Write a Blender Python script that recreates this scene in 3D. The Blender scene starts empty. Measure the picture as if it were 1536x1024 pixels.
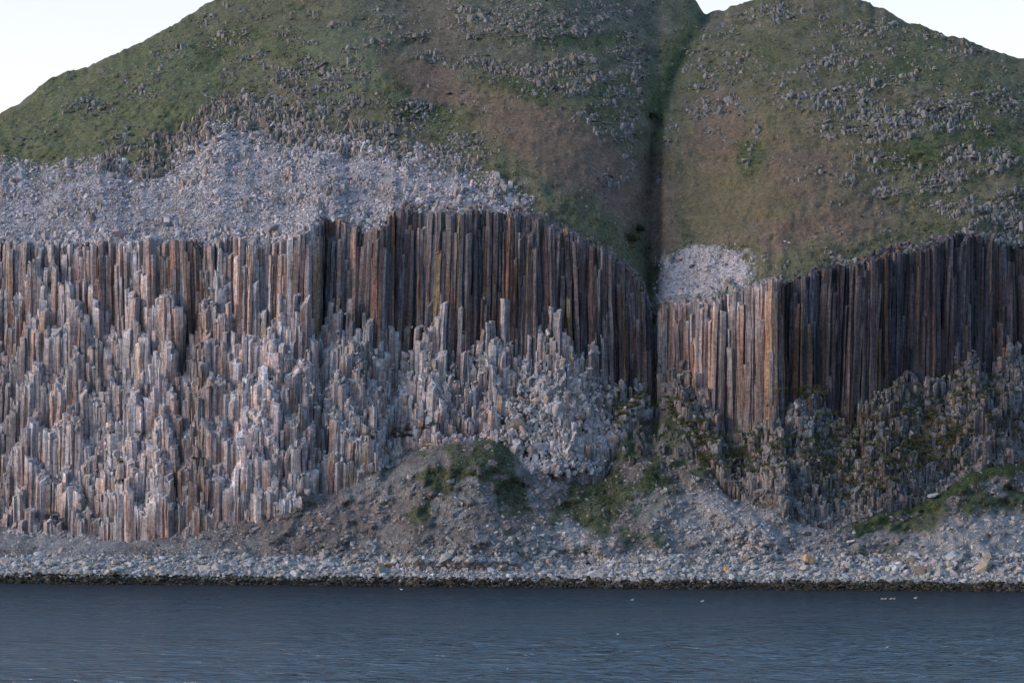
import bpy, bmesh, math, random
import numpy as np

rng = np.random.default_rng(7)
random.seed(7)
scene = bpy.context.scene
COL = scene.collection

# ------------------------------------------------------------------ camera
FPX = 3339.0            # focal length in photo pixels (1536 wide)
CAMH = 15.0             # eye height above the sea, metres
HX, HY = 768.0, 831.0   # where the optical axis meets the frame
ROLL = math.radians(0.485)
cam_d = bpy.data.cameras.new("camera")
cam_d.sensor_width = 36.0
cam_d.lens = FPX / 1536.0 * 36.0
cam_d.shift_y = (HY - 512.0) / 1536.0
cam_d.clip_start = 1.0
cam_d.clip_end = 20000.0
cam = bpy.data.objects.new("camera", cam_d)
cam.location = (0, 0, CAMH)
cam.rotation_mode = 'XYZ'
cam.rotation_euler = (math.pi / 2, -ROLL, 0)
COL.objects.link(cam)
scene.camera = cam
cR, sR = math.cos(ROLL), math.sin(ROLL)


def level(x, y):
    """survey sighting (photo bearing) -> bearing with the camera's roll removed"""
    x = np.asarray(x, float) - HX
    y = HY - np.asarray(y, float)
    return HX + x * cR - y * sR, HY - (x * sR + y * cR)


def curve(pts):
    a = np.array(pts, float)
    lx, ly = level(a[:, 0], a[:, 1])
    return lx, ly


# ------------------------------------------------------------------ noise
def _hash(ix, iy, iz, seed):
    h = (ix * 374761393 + iy * 668265263 + iz * 2147483647 + seed * 974634777) & 0xFFFFFFFF
    h = ((h ^ (h >> 13)) * 1274126177) & 0xFFFFFFFF
    h = ((h ^ (h >> 16)) * 2246822519) & 0xFFFFFFFF
    return ((h ^ (h >> 15)) & 0xFFFFFF) / float(0xFFFFFF)


def vnoise(x, y, z=0.0, seed=0):
    x, y, z = np.broadcast_arrays(np.asarray(x, float), np.asarray(y, float), np.asarray(z, float))
    ix, iy, iz = np.floor(x).astype(np.int64), np.floor(y).astype(np.int64), np.floor(z).astype(np.int64)
    fx, fy, fz = x - ix, y - iy, z - iz
    fx, fy, fz = [t * t * (3 - 2 * t) for t in (fx, fy, fz)]
    r = 0
    for dx in (0, 1):
        for dy in (0, 1):
            for dz in (0, 1):
                w = (fx if dx else 1 - fx) * (fy if dy else 1 - fy) * (fz if dz else 1 - fz)
                r = r + w * _hash(ix + dx, iy + dy, iz + dz, seed)
    return r * 2 - 1


def fbm(x, y, z=0.0, octv=4, seed=0, gain=0.5):
    r, a, s, n = 0, 1.0, 1.0, 0.0
    for k in range(octv):
        r = r + a * vnoise(np.asarray(x) * s, np.asarray(y) * s, np.asarray(z) * s, seed + k * 17)
        n += a
        a *= gain
        s *= 2.03
    return r / n * 1.6


def smooth(a, b, x):
    t = np.clip((np.asarray(x, float) - a) / (b - a), 0, 1)
    return t * t * (3 - 2 * t)


def lerp(a, b, t):
    return a + (b - a) * t


# ------------------------------------------------------------------ survey of the coast (bearings of the edges)
FOOT = curve([(-500, 800), (-200, 800), (0, 797), (60, 801), (130, 808), (200, 810), (250, 805), (300, 795), (350, 783), (380, 770),
              (420, 757), (470, 744), (500, 730), (540, 713), (580, 696), (620, 680), (660, 666), (690, 658), (740, 658),
              (770, 676), (790, 695), (820, 704), (870, 717), (900, 720), (918, 690), (935, 642), (958, 612), (1000, 616), (1028, 640), (1058, 690), (1080, 730), (1100, 748),
              (1150, 764), (1200, 784), (1240, 792), (1270, 785), (1290, 775), (1330, 758), (1380, 745), (1410, 733),
              (1430, 720), (1460, 702), (1490, 692), (1536, 685), (1700, 690), (2000, 720)])
RIM = curve([(-500, 395), (-200, 372), (0, 362), (50, 368), (100, 368), (150, 364), (200, 366), (250, 363), (300, 367), (350, 364),
             (390, 365), (430, 358), (455, 346), (475, 330), (500, 330), (522, 343), (560, 347), (578, 335), (588, 318), (620, 322), (660, 322),
             (700, 320), (740, 318), (780, 322), (815, 332), (840, 347), (870, 360), (900, 375), (930, 395), (950, 412),
             (963, 435), (973, 466), (980, 474), (986, 466), (1000, 460), (1040, 455), (1070, 446), (1100, 440), (1130, 433),
             (1165, 427), (1190, 424), (1230, 410), (1270, 401), (1310, 395), (1350, 385), (1390, 375), (1420, 362),
             (1450, 355), (1480, 360), (1510, 366), (1536, 370), (1700, 390), (2000, 430)])
BENCH = curve([(-500, 330), (-200, 262), (0, 239), (30, 246), (80, 252), (110, 247), (150, 240), (175, 247), (200, 258), (240, 255),
               (280, 226), (310, 198), (340, 188), (380, 197), (420, 202), (470, 212), (510, 222), (560, 226), (600, 236),
               (640, 244), (680, 254), (710, 271), (740, 290), (760, 306), (785, 320), (815, 328), (900, 371), (975, 460), (1000, 445),
               (1536, 362), (2000, 420)])
SKY = curve([(-500, 315), (-300, 260), (-100, 205), (0, 170), (20, 160), (40, 148), (58, 130), (75, 118), (92, 110), (110, 105), (130, 100), (150, 92), (175, 80),
             (200, 68), (220, 60), (240, 48), (262, 36), (280, 25), (300, 12), (320, 2), (345, -14), (400, -50), (500, -95), (650, -130), (800, -110),
             (900, -75), (980, -42), (1030, -12), (1045, 3), (1057, 20), (1066, 20), (1085, 15), (1100, 10), (1120, 3), (1140, -5), (1170, -15), (1230, -22),
             (1285, -3), (1310, 8), (1330, 15), (1345, 25), (1360, 34), (1375, 34), (1390, 42), (1410, 50), (1450, 60), (1475, 70), (1490, 75), (1510, 82), (1536, 88),
             (1700, 145), (2000, 250)])
YRIM = np.array([(-500, 1190), (0, 1142), (240, 1122), (455, 1108), (470, 1114), (484, 1124), (505, 1118), (570, 1117), (586, 1126), (600, 1122),
                 (700, 1121), (800, 1122), (880, 1126), (960, 1134), (975, 1146), (983, 1146), (990, 1136), (1080, 1124), (1163, 1111), (1172, 1113),
                 (1182, 1122), (1280, 1128), (1400, 1138), (1536, 1156), (2000, 1230)], float)
DD = np.array([(-500, 34), (0, 36), (300, 40), (470, 36), (600, 30), (760, 30), (850, 33), (920, 24), (960, 14), (985, 12), (1010, 20), (1060, 34), (1150, 50),
               (1200, 58), (1300, 60), (1420, 52), (1536, 46), (2000, 36)], float)
VFR = np.array([(-500, .25), (0, .20), (150, .26), (300, .28), (430, .36), (500, .42), (550, .50), (600, .60), (700, .64), (800, .63), (850, .58), (900, .62), (940, .78), (975, .68), (985, .62),
                (1010, .60), (1100, .65), (1150, .68), (1165, .72), (1185, .64), (1200, .60), (1300, .61), (1400, .53), (1460, .55), (1536, .58), (2000, .6)], float)


_pf = np.arange(-600, 2101, 5.0)
_k = np.exp(-.5 * (np.arange(-40, 41) * 5.0 / 55.0) ** 2)


def soft(xs, ys):
    return np.convolve(np.pad(np.interp(_pf, xs, ys), 40, mode='edge'), _k / _k.sum(), mode='valid')


_ys = soft(YRIM[:, 0], YRIM[:, 1])
_rs, _bs, _ss, _fs = soft(*RIM), soft(*BENCH), soft(*SKY), soft(*FOOT)
_ds = soft(DD[:, 0], DD[:, 1])


def broad(px, q):
    return np.interp(px, _pf, q)


def at(cv, px):
    return np.interp(px, cv[0], cv[1])


def tab(t, px):
    return np.interp(px, t[:, 0], t[:, 1])


def zray(py, Y):
    return CAMH + (HY - py) * Y / FPX


def shore_y(px):
    return 1000 + 5 * vnoise(np.asarray(px) / 140.0, 3.1, seed=5) + 2.0 * vnoise(np.asarray(px) / 37.0, 1.7, seed=6)


def profile(px):
    """breaks of slope (distance, height) for each bearing px"""
    px = np.asarray(px, float)
    ys = shore_y(px)
    yr = tab(YRIM, px)
    yf = yr - tab(DD, px)
    rim = at(RIM, px) + 2.0 * vnoise(px / 13.0, 0.3, seed=21)
    foot = at(FOOT, px) + 3.0 * vnoise(px / 17.0, 0.7, seed=22)
    bench = np.minimum(at(BENCH, px) + 4 * vnoise(px / 11.0, 0.9, seed=23), rim - 2)
    sky = at(SKY, px) + 1.6 * vnoise(px / 9.0, 0.1, seed=24) + 1.2 * vnoise(px / 3.7, 0.1, seed=25)
    P = []
    P.append((ys - 40, np.full_like(px, -7.0)))
    P.append((ys, np.full_like(px, 0.0)))
    P.append((ys + 13, zray(868 + 0 * px, ys + 13)))
    P.append((ys + 33, zray(843 + 2 * vnoise(px / 60., .2, seed=26), ys + 33)))
    P.append((yf, zray(foot, yf)))
    P.append((yr, zray(rim, yr)))
    z5 = P[-1][1]

    def march(Y1, Z1, y2, tan):
        return (Z1 - tan * Y1 - CAMH) / ((HY - y2) / FPX - tan)
    ysm = np.interp(px, _pf, _ys)
    rsm, bsm, ssm = [np.interp(px, _pf, q) for q in (_rs, _bs, _ss)]
    bsm = np.minimum(bsm, rsm - 2)
    yb = np.maximum(march(ysm, zray(rsm, ysm), bsm, math.tan(math.radians(33))), yr + 2)
    P.append((yb, zray(bench, yb)))
    sky = np.minimum(sky, bench - 6)
    ybs = march(ysm, zray(rsm, ysm), bsm, math.tan(math.radians(33)))
    yk = march(ybs, zray(bsm, ybs), np.minimum(ssm, bsm - 6), math.tan(math.radians(36)))
    yk = np.maximum(yk, yb + 12)
    P.append((yk, zray(sky, yk)))
    P.append((yk + 160, P[-1][1] - 5))
    return P


# ------------------------------------------------------------------ mesh helpers
def mesh_from(name, V, T, col=None, smoothf=False):
    me = bpy.data.meshes.new(name)
    V = np.ascontiguousarray(V, np.float32)
    T = np.ascontiguousarray(T, np.int32)
    k = T.shape[1]
    me.vertices.add(len(V))
    me.vertices.foreach_set("co", V.ravel())
    me.loops.add(T.size)
    me.loops.foreach_set("vertex_index", T.ravel())
    me.polygons.add(len(T))
    me.polygons.foreach_set("loop_start", np.arange(0, T.size, k, dtype=np.int32))
    me.polygons.foreach_set("loop_total", np.full(len(T), k, np.int32))
    me.update(calc_edges=True)
    me.polygons.foreach_set("use_smooth", np.full(len(T), smoothf, bool))
    if col is not None:
        a = me.color_attributes.new("Col", 'FLOAT_COLOR', 'POINT')
        c = np.ones((len(V), 4), np.float32)
        c[:, :col.shape[1]] = col
        a.data.foreach_set("color", c.ravel())
    me.validate()
    return me


def link(name, me, mat=None, parent=None, label=None, cat=None, group=None, kind=None):
    o = bpy.data.objects.new(name, me)
    COL.objects.link(o)
    if mat is not None and me is not None and not me.materials:
        me.materials.append(mat)
    if parent is not None:
        o.parent = parent
    for k, v in (("label", label), ("category", cat), ("group", group), ("kind", kind)):
        if v:
            o[k] = v
    return o


class Batch:
    def __init__(s):
        s.V, s.T, s.C, s.n = [], [], [], 0

    def add(s, V, T, C):
        s.V.append(V)
        s.T.append(T + s.n)
        s.C.append(C)
        s.n += len(V)

    def mesh(s, name):
        return mesh_from(name, np.concatenate(s.V), np.concatenate(s.T), np.concatenate(s.C))


def hull_proto(pts):
    bm = bmesh.new()
    for p in pts:
        bm.verts.new(p)
    r = bmesh.ops.convex_hull(bm, input=bm.verts)
    bmesh.ops.delete(bm, geom=[v for v in bm.verts if not v.link_faces], context='VERTS')
    bmesh.ops.triangulate(bm, faces=bm.faces)
    bm.verts.ensure_lookup_table()
    bm.verts.index_update()
    V = np.array([v.co[:] for v in bm.verts])
    T = np.array([[v.index for v in f.verts] for f in bm.faces])
    bm.free()
    return V, T


def rock_protos(n, npts, box, seed):
    """angular blocks: hulls of points near a box/sphere blend"""
    r = np.random.default_rng(seed)
    out = []
    for _ in range(n):
        d = r.normal(size=(npts, 3))
        d /= np.linalg.norm(d, axis=1)[:, None]
        c = d / np.abs(d).max(axis=1)[:, None]
        p = lerp(d, c, box) * r.uniform(.78, 1.0, (npts, 1))
        p *= np.array([1, r.uniform(.7, 1), r.uniform(.55, .9)])
        out.append(hull_proto(p))
    return out


def stub_protos(n, seed):
    """broken stubs of basalt column: irregular polygon prisms with a slanting top"""
    r = np.random.default_rng(seed)
    out = []
    for _ in range(n):
        k = r.integers(4, 7)
        a = np.sort(r.uniform(0, .7, k) + np.arange(k) * 2 * math.pi / k)
        tilt = r.uniform(-.45, .45, 2)
        pts = []
        for z, s in ((-1, 1.05), (.7, 1.0), (1.0, .72)):
            for t in a:
                x, y = math.cos(t) * s * .6, math.sin(t) * s * .6
                pts.append((x + r.normal() * .03, y + r.normal() * .03, z + (tilt[0] * x + tilt[1] * y if z > 0 else 0)))
        out.append(hull_proto(pts))
    return out


ROCKS = rock_protos(14, 16, .55, 3)
ROUND = rock_protos(8, 26, .2, 4)
STUBS = stub_protos(14, 5)


def euler_mats(rx, ry, rz):
    cx, sx, cy, sy, cz, sz = np.cos(rx), np.sin(rx), np.cos(ry), np.sin(ry), np.cos(rz), np.sin(rz)
    M = np.empty((len(rx), 3, 3))
    M[:, 0] = np.stack([cz * cy, cz * sy * sx - sz * cx, cz * sy * cx + sz * sx], 1)
    M[:, 1] = np.stack([sz * cy, sz * sy * sx + cz * cx, sz * sy * cx - cz * sx], 1)
    M[:, 2] = np.stack([-sy, cy * sx, cy * cx], 1)
    return M


def scatter(batch, protos, P, S, R, C):
    """P (n,3) places, S (n,3) sizes, R (n,3) turns, C (n,3) colours"""
    which = rng.integers(0, len(protos), len(P))
    M = euler_mats(R[:, 0], R[:, 1], R[:, 2])
    for k, (V, T) in enumerate(protos):
        m = np.where(which == k)[0]
        if not len(m):
            continue
        v = np.einsum('nij,nvj->nvi', M[m], V[None] * S[m][:, None, :]) + P[m][:, None, :]
        nv = len(V)
        t = T[None] + (np.arange(len(m)) * nv)[:, None, None]
        c = np.repeat(C[m], nv, axis=0)
        batch.add(v.reshape(-1, 3), t.reshape(-1, 3), c)


# ------------------------------------------------------------------ materials
def nodes_mat(name):
    m = bpy.data.materials.new(name)
    m.use_nodes = True
    nt = m.node_tree
    b = nt.nodes["Principled BSDF"]
    b.inputs["Specular IOR Level"].default_value = 0.15
    b.inputs["Roughness"].default_value = 0.9
    return m, nt, b


def N(nt, typ, **kw):
    n = nt.nodes.new(typ)
    for k, v in kw.items():
        setattr(n, k, v)
    return n


def noise_node(nt, vec, scale, detail=4, rough=.6, sc=(1, 1, 1), dist=0):
    mp = N(nt, "ShaderNodeMapping")
    mp.inputs["Scale"].default_value = sc
    nt.links.new(vec, mp.inputs["Vector"])
    t = N(nt, "ShaderNodeTexNoise")
    t.inputs["Scale"].default_value = scale
    t.inputs["Detail"].default_value = detail
    t.inputs["Roughness"].default_value = rough
    t.inputs["Distortion"].default_value = dist
    nt.links.new(mp.outputs[0], t.inputs["Vector"])
    return t.outputs["Fac"]


def maprange(nt, val, a, b, c, d):
    m = N(nt, "ShaderNodeMapRange")
    m.inputs[1].default_value = a
    m.inputs[2].default_value = b
    m.inputs[3].default_value = c
    m.inputs[4].default_value = d
    nt.links.new(val, m.inputs[0])
    return m.outputs[0]


def mul_col(nt, col, fac):
    v = N(nt, "ShaderNodeVectorMath", operation='SCALE')
    nt.links.new(col, v.inputs[0])
    nt.links.new(fac, v.inputs["Scale"])
    return v.outputs[0]


def mix_col(nt, fac, a, b):
    m = N(nt, "ShaderNodeMix", data_type='RGBA')
    nt.links.new(fac, m.inputs[0])
    for k, x in ((6, a), (7, b)):
        if isinstance(x, tuple):
            m.inputs[k].default_value = (*x, 1)
        else:
            nt.links.new(x, m.inputs[k])
    return m.outputs[2]


def bump(nt, b, h, strength, dist):
    n = N(nt, "ShaderNodeBump")
    n.inputs["Strength"].default_value = strength
    n.inputs["Distance"].default_value = dist
    nt.links.new(h, n.inputs["Height"])
    nt.links.new(n.outputs[0], b.inputs["Normal"])


def geo_pos(nt):
    return N(nt, "ShaderNodeNewGeometry").outputs["Position"]


def attr(nt, name="Col"):
    a = N(nt, "ShaderNodeAttribute")
    a.attribute_name = name
    return a


def make_column_mat():
    m, nt, b = nodes_mat("columnar_basalt")
    pos = geo_pos(nt)
    a = attr(nt)
    streak = noise_node(nt, pos, 1.0, 4, .65, (.9, .9, .045), .3)
    fine = noise_node(nt, pos, 1.0, 3, .6, (3.2, 3.2, .35))
    blot = noise_node(nt, pos, .16, 4, .6)
    k1 = maprange(nt, streak, .3, .7, .50, 1.42)
    k2 = maprange(nt, fine, .3, .7, .62, 1.36)
    joint = noise_node(nt, pos, 1.0, 3, .6, (.45, .45, .8), .4)
    k3 = maprange(nt, joint, .3, .7, .60, 1.38)
    crack = noise_node(nt, pos, 1.0, 2, .5, (.7, .7, 1.6), .2)
    k4 = maprange(nt, crack, .24, .36, .35, 1.0)
    c = mul_col(nt, a.outputs["Color"], k1)
    c = mul_col(nt, mul_col(nt, mul_col(nt, c, k2), k3), k4)
    # ochre and rust runs down the shafts
    rust = noise_node(nt, pos, 1.0, 3, .6, (.42, .42, .02), .2)
    rf = maprange(nt, rust, .50, .64, 0, .65)
    mm = N(nt, "ShaderNodeMix", data_type='RGBA', blend_type='MULTIPLY')
    nt.links.new(rf, mm.inputs[0])
    nt.links.new(c, mm.inputs[6])
    mm.inputs[7].default_value = (1.25, .86, .58, 1)
    c = mm.outputs[2]
    # broad stains that run over many columns at once
    st1 = noise_node(nt, pos, 1.0, 4, .6, (.13, .13, .022), .6)
    c = mul_col(nt, c, maprange(nt, st1, .36, .58, .60, 1.12))
    st2 = noise_node(nt, pos, 1.0, 4, .6, (.17, .17, .030), .6)
    m2 = N(nt, "ShaderNodeMix", data_type='RGBA', blend_type='MULTIPLY')
    nt.links.new(maprange(nt, st2, .50, .66, 0, .5), m2.inputs[0])
    nt.links.new(c, m2.inputs[6])
    m2.inputs[7].default_value = (1.34, .92, .74, 1)
    c = m2.outputs[2]
    # pale droppings and lichen streaks, heaviest where the attribute alpha says so
    wh = noise_node(nt, pos, 1.0, 5, .7, (.8, .8, .10), .5)
    wf = maprange(nt, wh, .50, .66, 0, .8)
    mulf = N(nt, "ShaderNodeMath", operation='MULTIPLY')
    nt.links.new(wf, mulf.inputs[0])
    nt.links.new(a.outputs["Alpha"], mulf.inputs[1])
    c = mix_col(nt, mulf.outputs[0], c, (.58, .56, .60))
    nt.links.new(c, b.inputs["Base Color"])
    ad = N(nt, "ShaderNodeMath", operation='ADD')
    nt.links.new(streak, ad.inputs[0])
    nt.links.new(fine, ad.inputs[1])
    bump(nt, b, ad.outputs[0], .8, .55)
    return m


def make_rock_mat(name, amp=.35, sc=.9, lichen=None):
    m, nt, b = nodes_mat(name)
    pos = geo_pos(nt)
    a = attr(nt)
    n1 = noise_node(nt, pos, sc, 5, .65)
    n2 = noise_node(nt, pos, sc * 4, 3, .6)
    c = mul_col(nt, a.outputs["Color"], maprange(nt, n1, .3, .7, 1 - amp, 1 + amp))
    c = mul_col(nt, c, maprange(nt, n2, .3, .7, .8, 1.2))
    if lichen:
        n3 = noise_node(nt, pos, .5, 4, .7)
        c = mix_col(nt, maprange(nt, n3, .58, .68, 0, .6), c, lichen)
    nt.links.new(c, b.inputs["Base Color"])
    bump(nt, b, n1, .7, .4)
    return m


def make_object_rock_mat(name):
    m, nt, b = nodes_mat(name)
    tc = N(nt, "ShaderNodeTexCoord").outputs["Object"]
    oi = N(nt, "ShaderNodeObjectInfo")
    pos = geo_pos(nt)
    n1 = noise_node(nt, pos, .8, 5, .65)
    n2 = noise_node(nt, pos, 3.0, 3, .6)
    c = mul_col(nt, oi.outputs["Color"], maprange(nt, n1, .3, .7, .65, 1.3))
    c = mul_col(nt, c, maprange(nt, n2, .3, .7, .8, 1.2))
    nt.links.new(c, b.inputs["Base Color"])
    bump(nt, b, n1, .7, .4)
    return m


def make_ground_mat():
    m, nt, b = nodes_mat("hill_ground")
    pos = geo_pos(nt)
    a = attr(nt)
    n1 = noise_node(nt, pos, .45, 6, .72)
    n2 = noise_node(nt, pos, 1.6, 4, .7)
    n3 = noise_node(nt, pos, .06, 4, .6)
    c = mul_col(nt, a.outputs["Color"], maprange(nt, n1, .3, .7, .55, 1.45))
    n4 = noise_node(nt, pos, 3.2, 3, .7)
    c = mul_col(nt, c, maprange(nt, n2, .3, .7, .55, 1.48))
    c = mul_col(nt, c, maprange(nt, n4, .3, .7, .65, 1.38))
    c = mul_col(nt, c, maprange(nt, n3, .3, .7, .85, 1.15))
    # tiny stones showing through
    vo = N(nt, "ShaderNodeTexVoronoi")
    vo.inputs["Scale"].default_value = .55
    nt.links.new(pos, vo.inputs["Vector"])
    sp = maprange(nt, vo.outputs["Distance"], .18, .30, .45, 0)
    gate = maprange(nt, n3, .48, .60, 0, 1)
    mu = N(nt, "ShaderNodeMath", operation='MULTIPLY')
    nt.links.new(sp, mu.inputs[0])
    nt.links.new(gate, mu.inputs[1])
    c = mix_col(nt, mu.outputs[0], c, (.22, .21, .22))
    nt.links.new(c, b.inputs["Base Color"])
    ad = N(nt, "ShaderNodeMath", operation='ADD')
    nt.links.new(n1, ad.inputs[0])
    nt.links.new(n2, ad.inputs[1])
    bump(nt, b, ad.outputs[0], 1.0, 1.0)
    return m


def make_flat_mat(name, col, rough=.85, var=.25):
    m, nt, b = nodes_mat(name)
    pos = geo_pos(nt)
    n1 = noise_node(nt, pos, 2.5, 4, .6)
    rgb = N(nt, "ShaderNodeRGB")
    rgb.outputs[0].default_value = (*col, 1)
    nt.links.new(mul_col(nt, rgb.outputs[0], maprange(nt, n1, .3, .7, 1 - var, 1 + var)), b.inputs["Base Color"])
    b.inputs["Roughness"].default_value = rough
    return m


def make_water_mat():
    m, nt, b = nodes_mat("sea_water")
    pos = geo_pos(nt)
    # choppy water seen low down: deep-blue body under a wave-shadowed mirror
    nt.nodes.remove(b)
    body = N(nt, "ShaderNodeBsdfDiffuse")
    body.inputs["Color"].default_value = (.018, .023, .030, 1)
    b = N(nt, "ShaderNodeBsdfGlossy")
    b.inputs["Roughness"].default_value = .12
    fr = N(nt, "ShaderNodeFresnel")
    fr.inputs["IOR"].default_value = 1.333
    mn = N(nt, "ShaderNodeMath", operation='MINIMUM')
    nt.links.new(fr.outputs[0], mn.inputs[0])
    sep0 = N(nt, "ShaderNodeSeparateXYZ")
    nt.links.new(pos, sep0.inputs[0])
    nt.links.new(maprange(nt, sep0.outputs["Y"], 280, 900, .38, .13), mn.inputs[1])
    mx = N(nt, "ShaderNodeMixShader")
    nt.links.new(mn.outputs[0], mx.inputs[0])
    nt.links.new(body.outputs[0], mx.inputs[1])
    nt.links.new(b.outputs[0], mx.inputs[2])
    nt.links.new(mx.outputs[0], nt.nodes["Material Output"].inputs["Surface"])
    w1 = noise_node(nt, pos, .20, 3, .6, (.55, 1, 1), .6)
    w2 = noise_node(nt, pos, .62, 4, .65, (.6, 1, 1), .5)
    w3 = noise_node(nt, pos, .02, 3, .5, (.5, 1, 1))
    ad = N(nt, "ShaderNodeMath", operation='MULTIPLY_ADD')
    nt.links.new(w1, ad.inputs[0])
    ad.inputs[1].default_value = 2.2
    nt.links.new(w2, ad.inputs[2])
    mu = N(nt, "ShaderNodeMath", operation='MULTIPLY')
    nt.links.new(ad.outputs[0], mu.inputs[0])
    nt.links.new(maprange(nt, w3, .35, .65, .75, 1.15), mu.inputs[1])
    # the lee of the cliff is calmer than the open water
    sep = N(nt, "ShaderNodeSeparateXYZ")
    nt.links.new(pos, sep.inputs[0])
    mu2 = N(nt, "ShaderNodeMath", operation='MULTIPLY')
    nt.links.new(mu.outputs[0], mu2.inputs[0])
    nt.links.new(maprange(nt, sep.outputs["Y"], 330, 880, 1.5, .9), mu2.inputs[1])
    bump(nt, b, mu2.outputs[0], 1.0, 1.1)
    return m


M_COL = make_column_mat()
M_ROCK = make_rock_mat("weathered_rock", lichen=(.20, .16, .08))
M_SCREE = make_rock_mat("pale_scree", .3)
M_SHORE = make_rock_mat("wet_shore_rock", .5, 1.4)
M_BOULDER = make_object_rock_mat("boulder_rock")
M_GROUND = make_ground_mat()
M_WATER = make_water_mat()
M_BIRD = make_flat_mat("white_plumage", (.80, .80, .78), .7, .06)
M_BEAK = make_flat_mat("bird_beak", (.45, .42, .30), .5, .1)
M_TIP = make_flat_mat("dark_wing_tip", (.04, .04, .045), .7, .1)

def shape_F(t, vf):
    """height fraction against depth fraction: a stepped lower slope, then the sheer colonnade"""
    low = np.clip(t / .80, 0, 1) * (1 - vf)
    return np.where(t < .82, low, np.where(t < .90, (1 - vf) + vf * smooth(.82, .86, t), 1.0))


# ------------------------------------------------------------------ ground sheet
PX = np.arange(-460, 1981, 3.0)
segs = [4, 8, 14, 60, 30, 64, 130, 8]
prof = profile(PX)
Yg, Zg, Sg = [], [], []
ysb = broad(PX, _ys)
yfb = ysb - broad(PX, _ds)
ybb, zbb = prof[6][0], None
b_sm = np.minimum(broad(PX, _bs), broad(PX, _rs) - 2)
z6s, z7s = zray(b_sm, prof[6][0]), zray(np.minimum(broad(PX, _ss), b_sm - 6), prof[7][0])
z4s = zray(broad(PX, _fs), yfb)
for k, n in enumerate(segs):
    (y0, z0), (y1, z1) = prof[k], prof[k + 1]
    last = k == len(segs) - 1
    for t in np.linspace(0, 1, n + (1 if last else 0), endpoint=last):
        tt = t
        if k == 6:
            zz = z6s + (z7s - z6s) * (1.3 * t - .3 * t * t) + (z0 - z6s) * (1 - smooth(0, .16, t)) + (z1 - z7s) * smooth(.72, 1, t)
        elif k == 7:
            zz = z0 + (z1 - z0) * t * t
        elif k == 4:
            zz = z0 + (z1 - z0) * shape_F(np.full_like(PX, t), tab(VFR, PX))
        elif k == 3:
            bl = smooth(.72, 1, t)
            zz = z0 + (lerp(z4s, z1, bl) - z0) * (.80 * t + .20 * t * t)
        else:
            zz = z0 + (z1 - z0) * t
        yy = y0 + (y1 - y0) * t
        if k == 3:
            yy = y0 + (lerp(yfb, y1, bl) - y0) * t
        if k == 5:
            ysm_ = np.interp(PX, _pf, _ys)
            yy = np.maximum(ysm_ + (y1 - ysm_) * t + (y0 - ysm_) * (1 - smooth(0, .35, t)), y0 + .3 * t)
            pa, pb = HY - FPX * (z0 - CAMH) / y0, HY - FPX * (z1 - CAMH) / y1
            zz = zray(pa + (pb - pa) * t, yy)
        Yg.append(yy)
        Zg.append(zz)
        Sg.append(np.full_like(PX, k + t))
Yg, Zg, Sg = np.array(Yg), np.array(Zg), np.array(Sg)
PXg = np.broadcast_to(PX, Yg.shape)
PYg = HY - FPX * (Zg - CAMH) / Yg
# soften the breaks of slope on the hill and the talus a little
hill = smooth(5.0, 5.25, Sg) * (Sg < 7.2)
GULLY = np.array([(-60, 1062), (20, 1050), (70, 1022), (120, 1002), (170, 986), (230, 973), (300, 967), (360, 963), (430, 972), (480, 979), (600, 981)], float)


def relief(px, py, sg):
    """how far the hillside is folded back from the plain slope, metres"""
    xg = np.interp(py, GULLY[:, 0], GULLY[:, 1]) + 6 * vnoise(py / 23., .4, seed=40) + 4 * vnoise(py / 8., .4, seed=38)
    d = px - xg
    wl = np.interp(py, [0, 120, 230, 400], [16, 20, 30, 26])
    wr = np.interp(py, [0, 120, 230, 400], [22, 28, 36, 30])
    g = np.clip(1 - np.where(d < 0, -d / wl, d / wr), 0, 1)
    up = smooth(-60, 40, py)
    o = 12 * (g ** 1.2) * np.interp(py, [-50, 10, 80, 250, 420, 475], [0, .15, .7, 1, .8, .4])
    # fold between the near dome on the left and the amphitheatre behind it
    xe = 572 + .16 * (py - 100) + 26 * vnoise(py / 45., .2, seed=41) + 9 * vnoise(py / 14., .2, seed=39)
    o = o + 20 * smooth(-24, 90, px - xe) * (1 - smooth(700, 930, px)) * (1 - smooth(190, 320, py))
    # shallow runnels and terracettes
    o = o + 6.0 * fbm(px / 170., py / 90., seed=42) + 2.4 * fbm(px / 44., py / 22., seed=43)
    sx = np.abs(fbm((px + .5 * py) / 70., py / 190., seed=44))
    o = o - 1.6 * (.4 - sx)
    return o * np.clip((sg - 5.0) / .25, 0, 1) * np.clip((7.1 - sg) / .25, 0, 1)


def talus_relief(px, py, sg):
    m = np.clip((sg - 2.6) / .5, 0, 1) * np.clip((4.0 - sg) / .15, 0, 1)
    rid = np.abs(fbm((px - 700) / (30. + .12 * np.abs(py - 640)), py / 240., seed=46))
    o = 4.0 * fbm(px / 60., py / 50., seed=45) + 3.6 * (rid - .3) + 2.4 * fbm(px / 13., py / 10., seed=49)
    o = o - 15 * np.exp(-((px - 690) / 105.) ** 2) - 8 * np.exp(-((px - 1460) / 90.) ** 2)
    # cones of gravel low on the middle talus
    for cx, cy, r in ((815, 800, 70), (880, 815, 60), (1130, 775, 110)):
        o = o - 10 * np.clip(1 - np.hypot((px - cx) / r, (py - cy) / (r * .5)), 0, 1)
    return o * m


Yoff = relief(PXg, PYg, Sg) + talus_relief(PXg, PYg, Sg)
# behind the columns the sheet steps back out of sight
cl = np.clip((Sg - 4.0) / .08, 0, 1) * np.clip((5.0 - Sg) / .1, 0, 1)
Yt = Yg + Yoff + cl * 7.0
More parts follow.
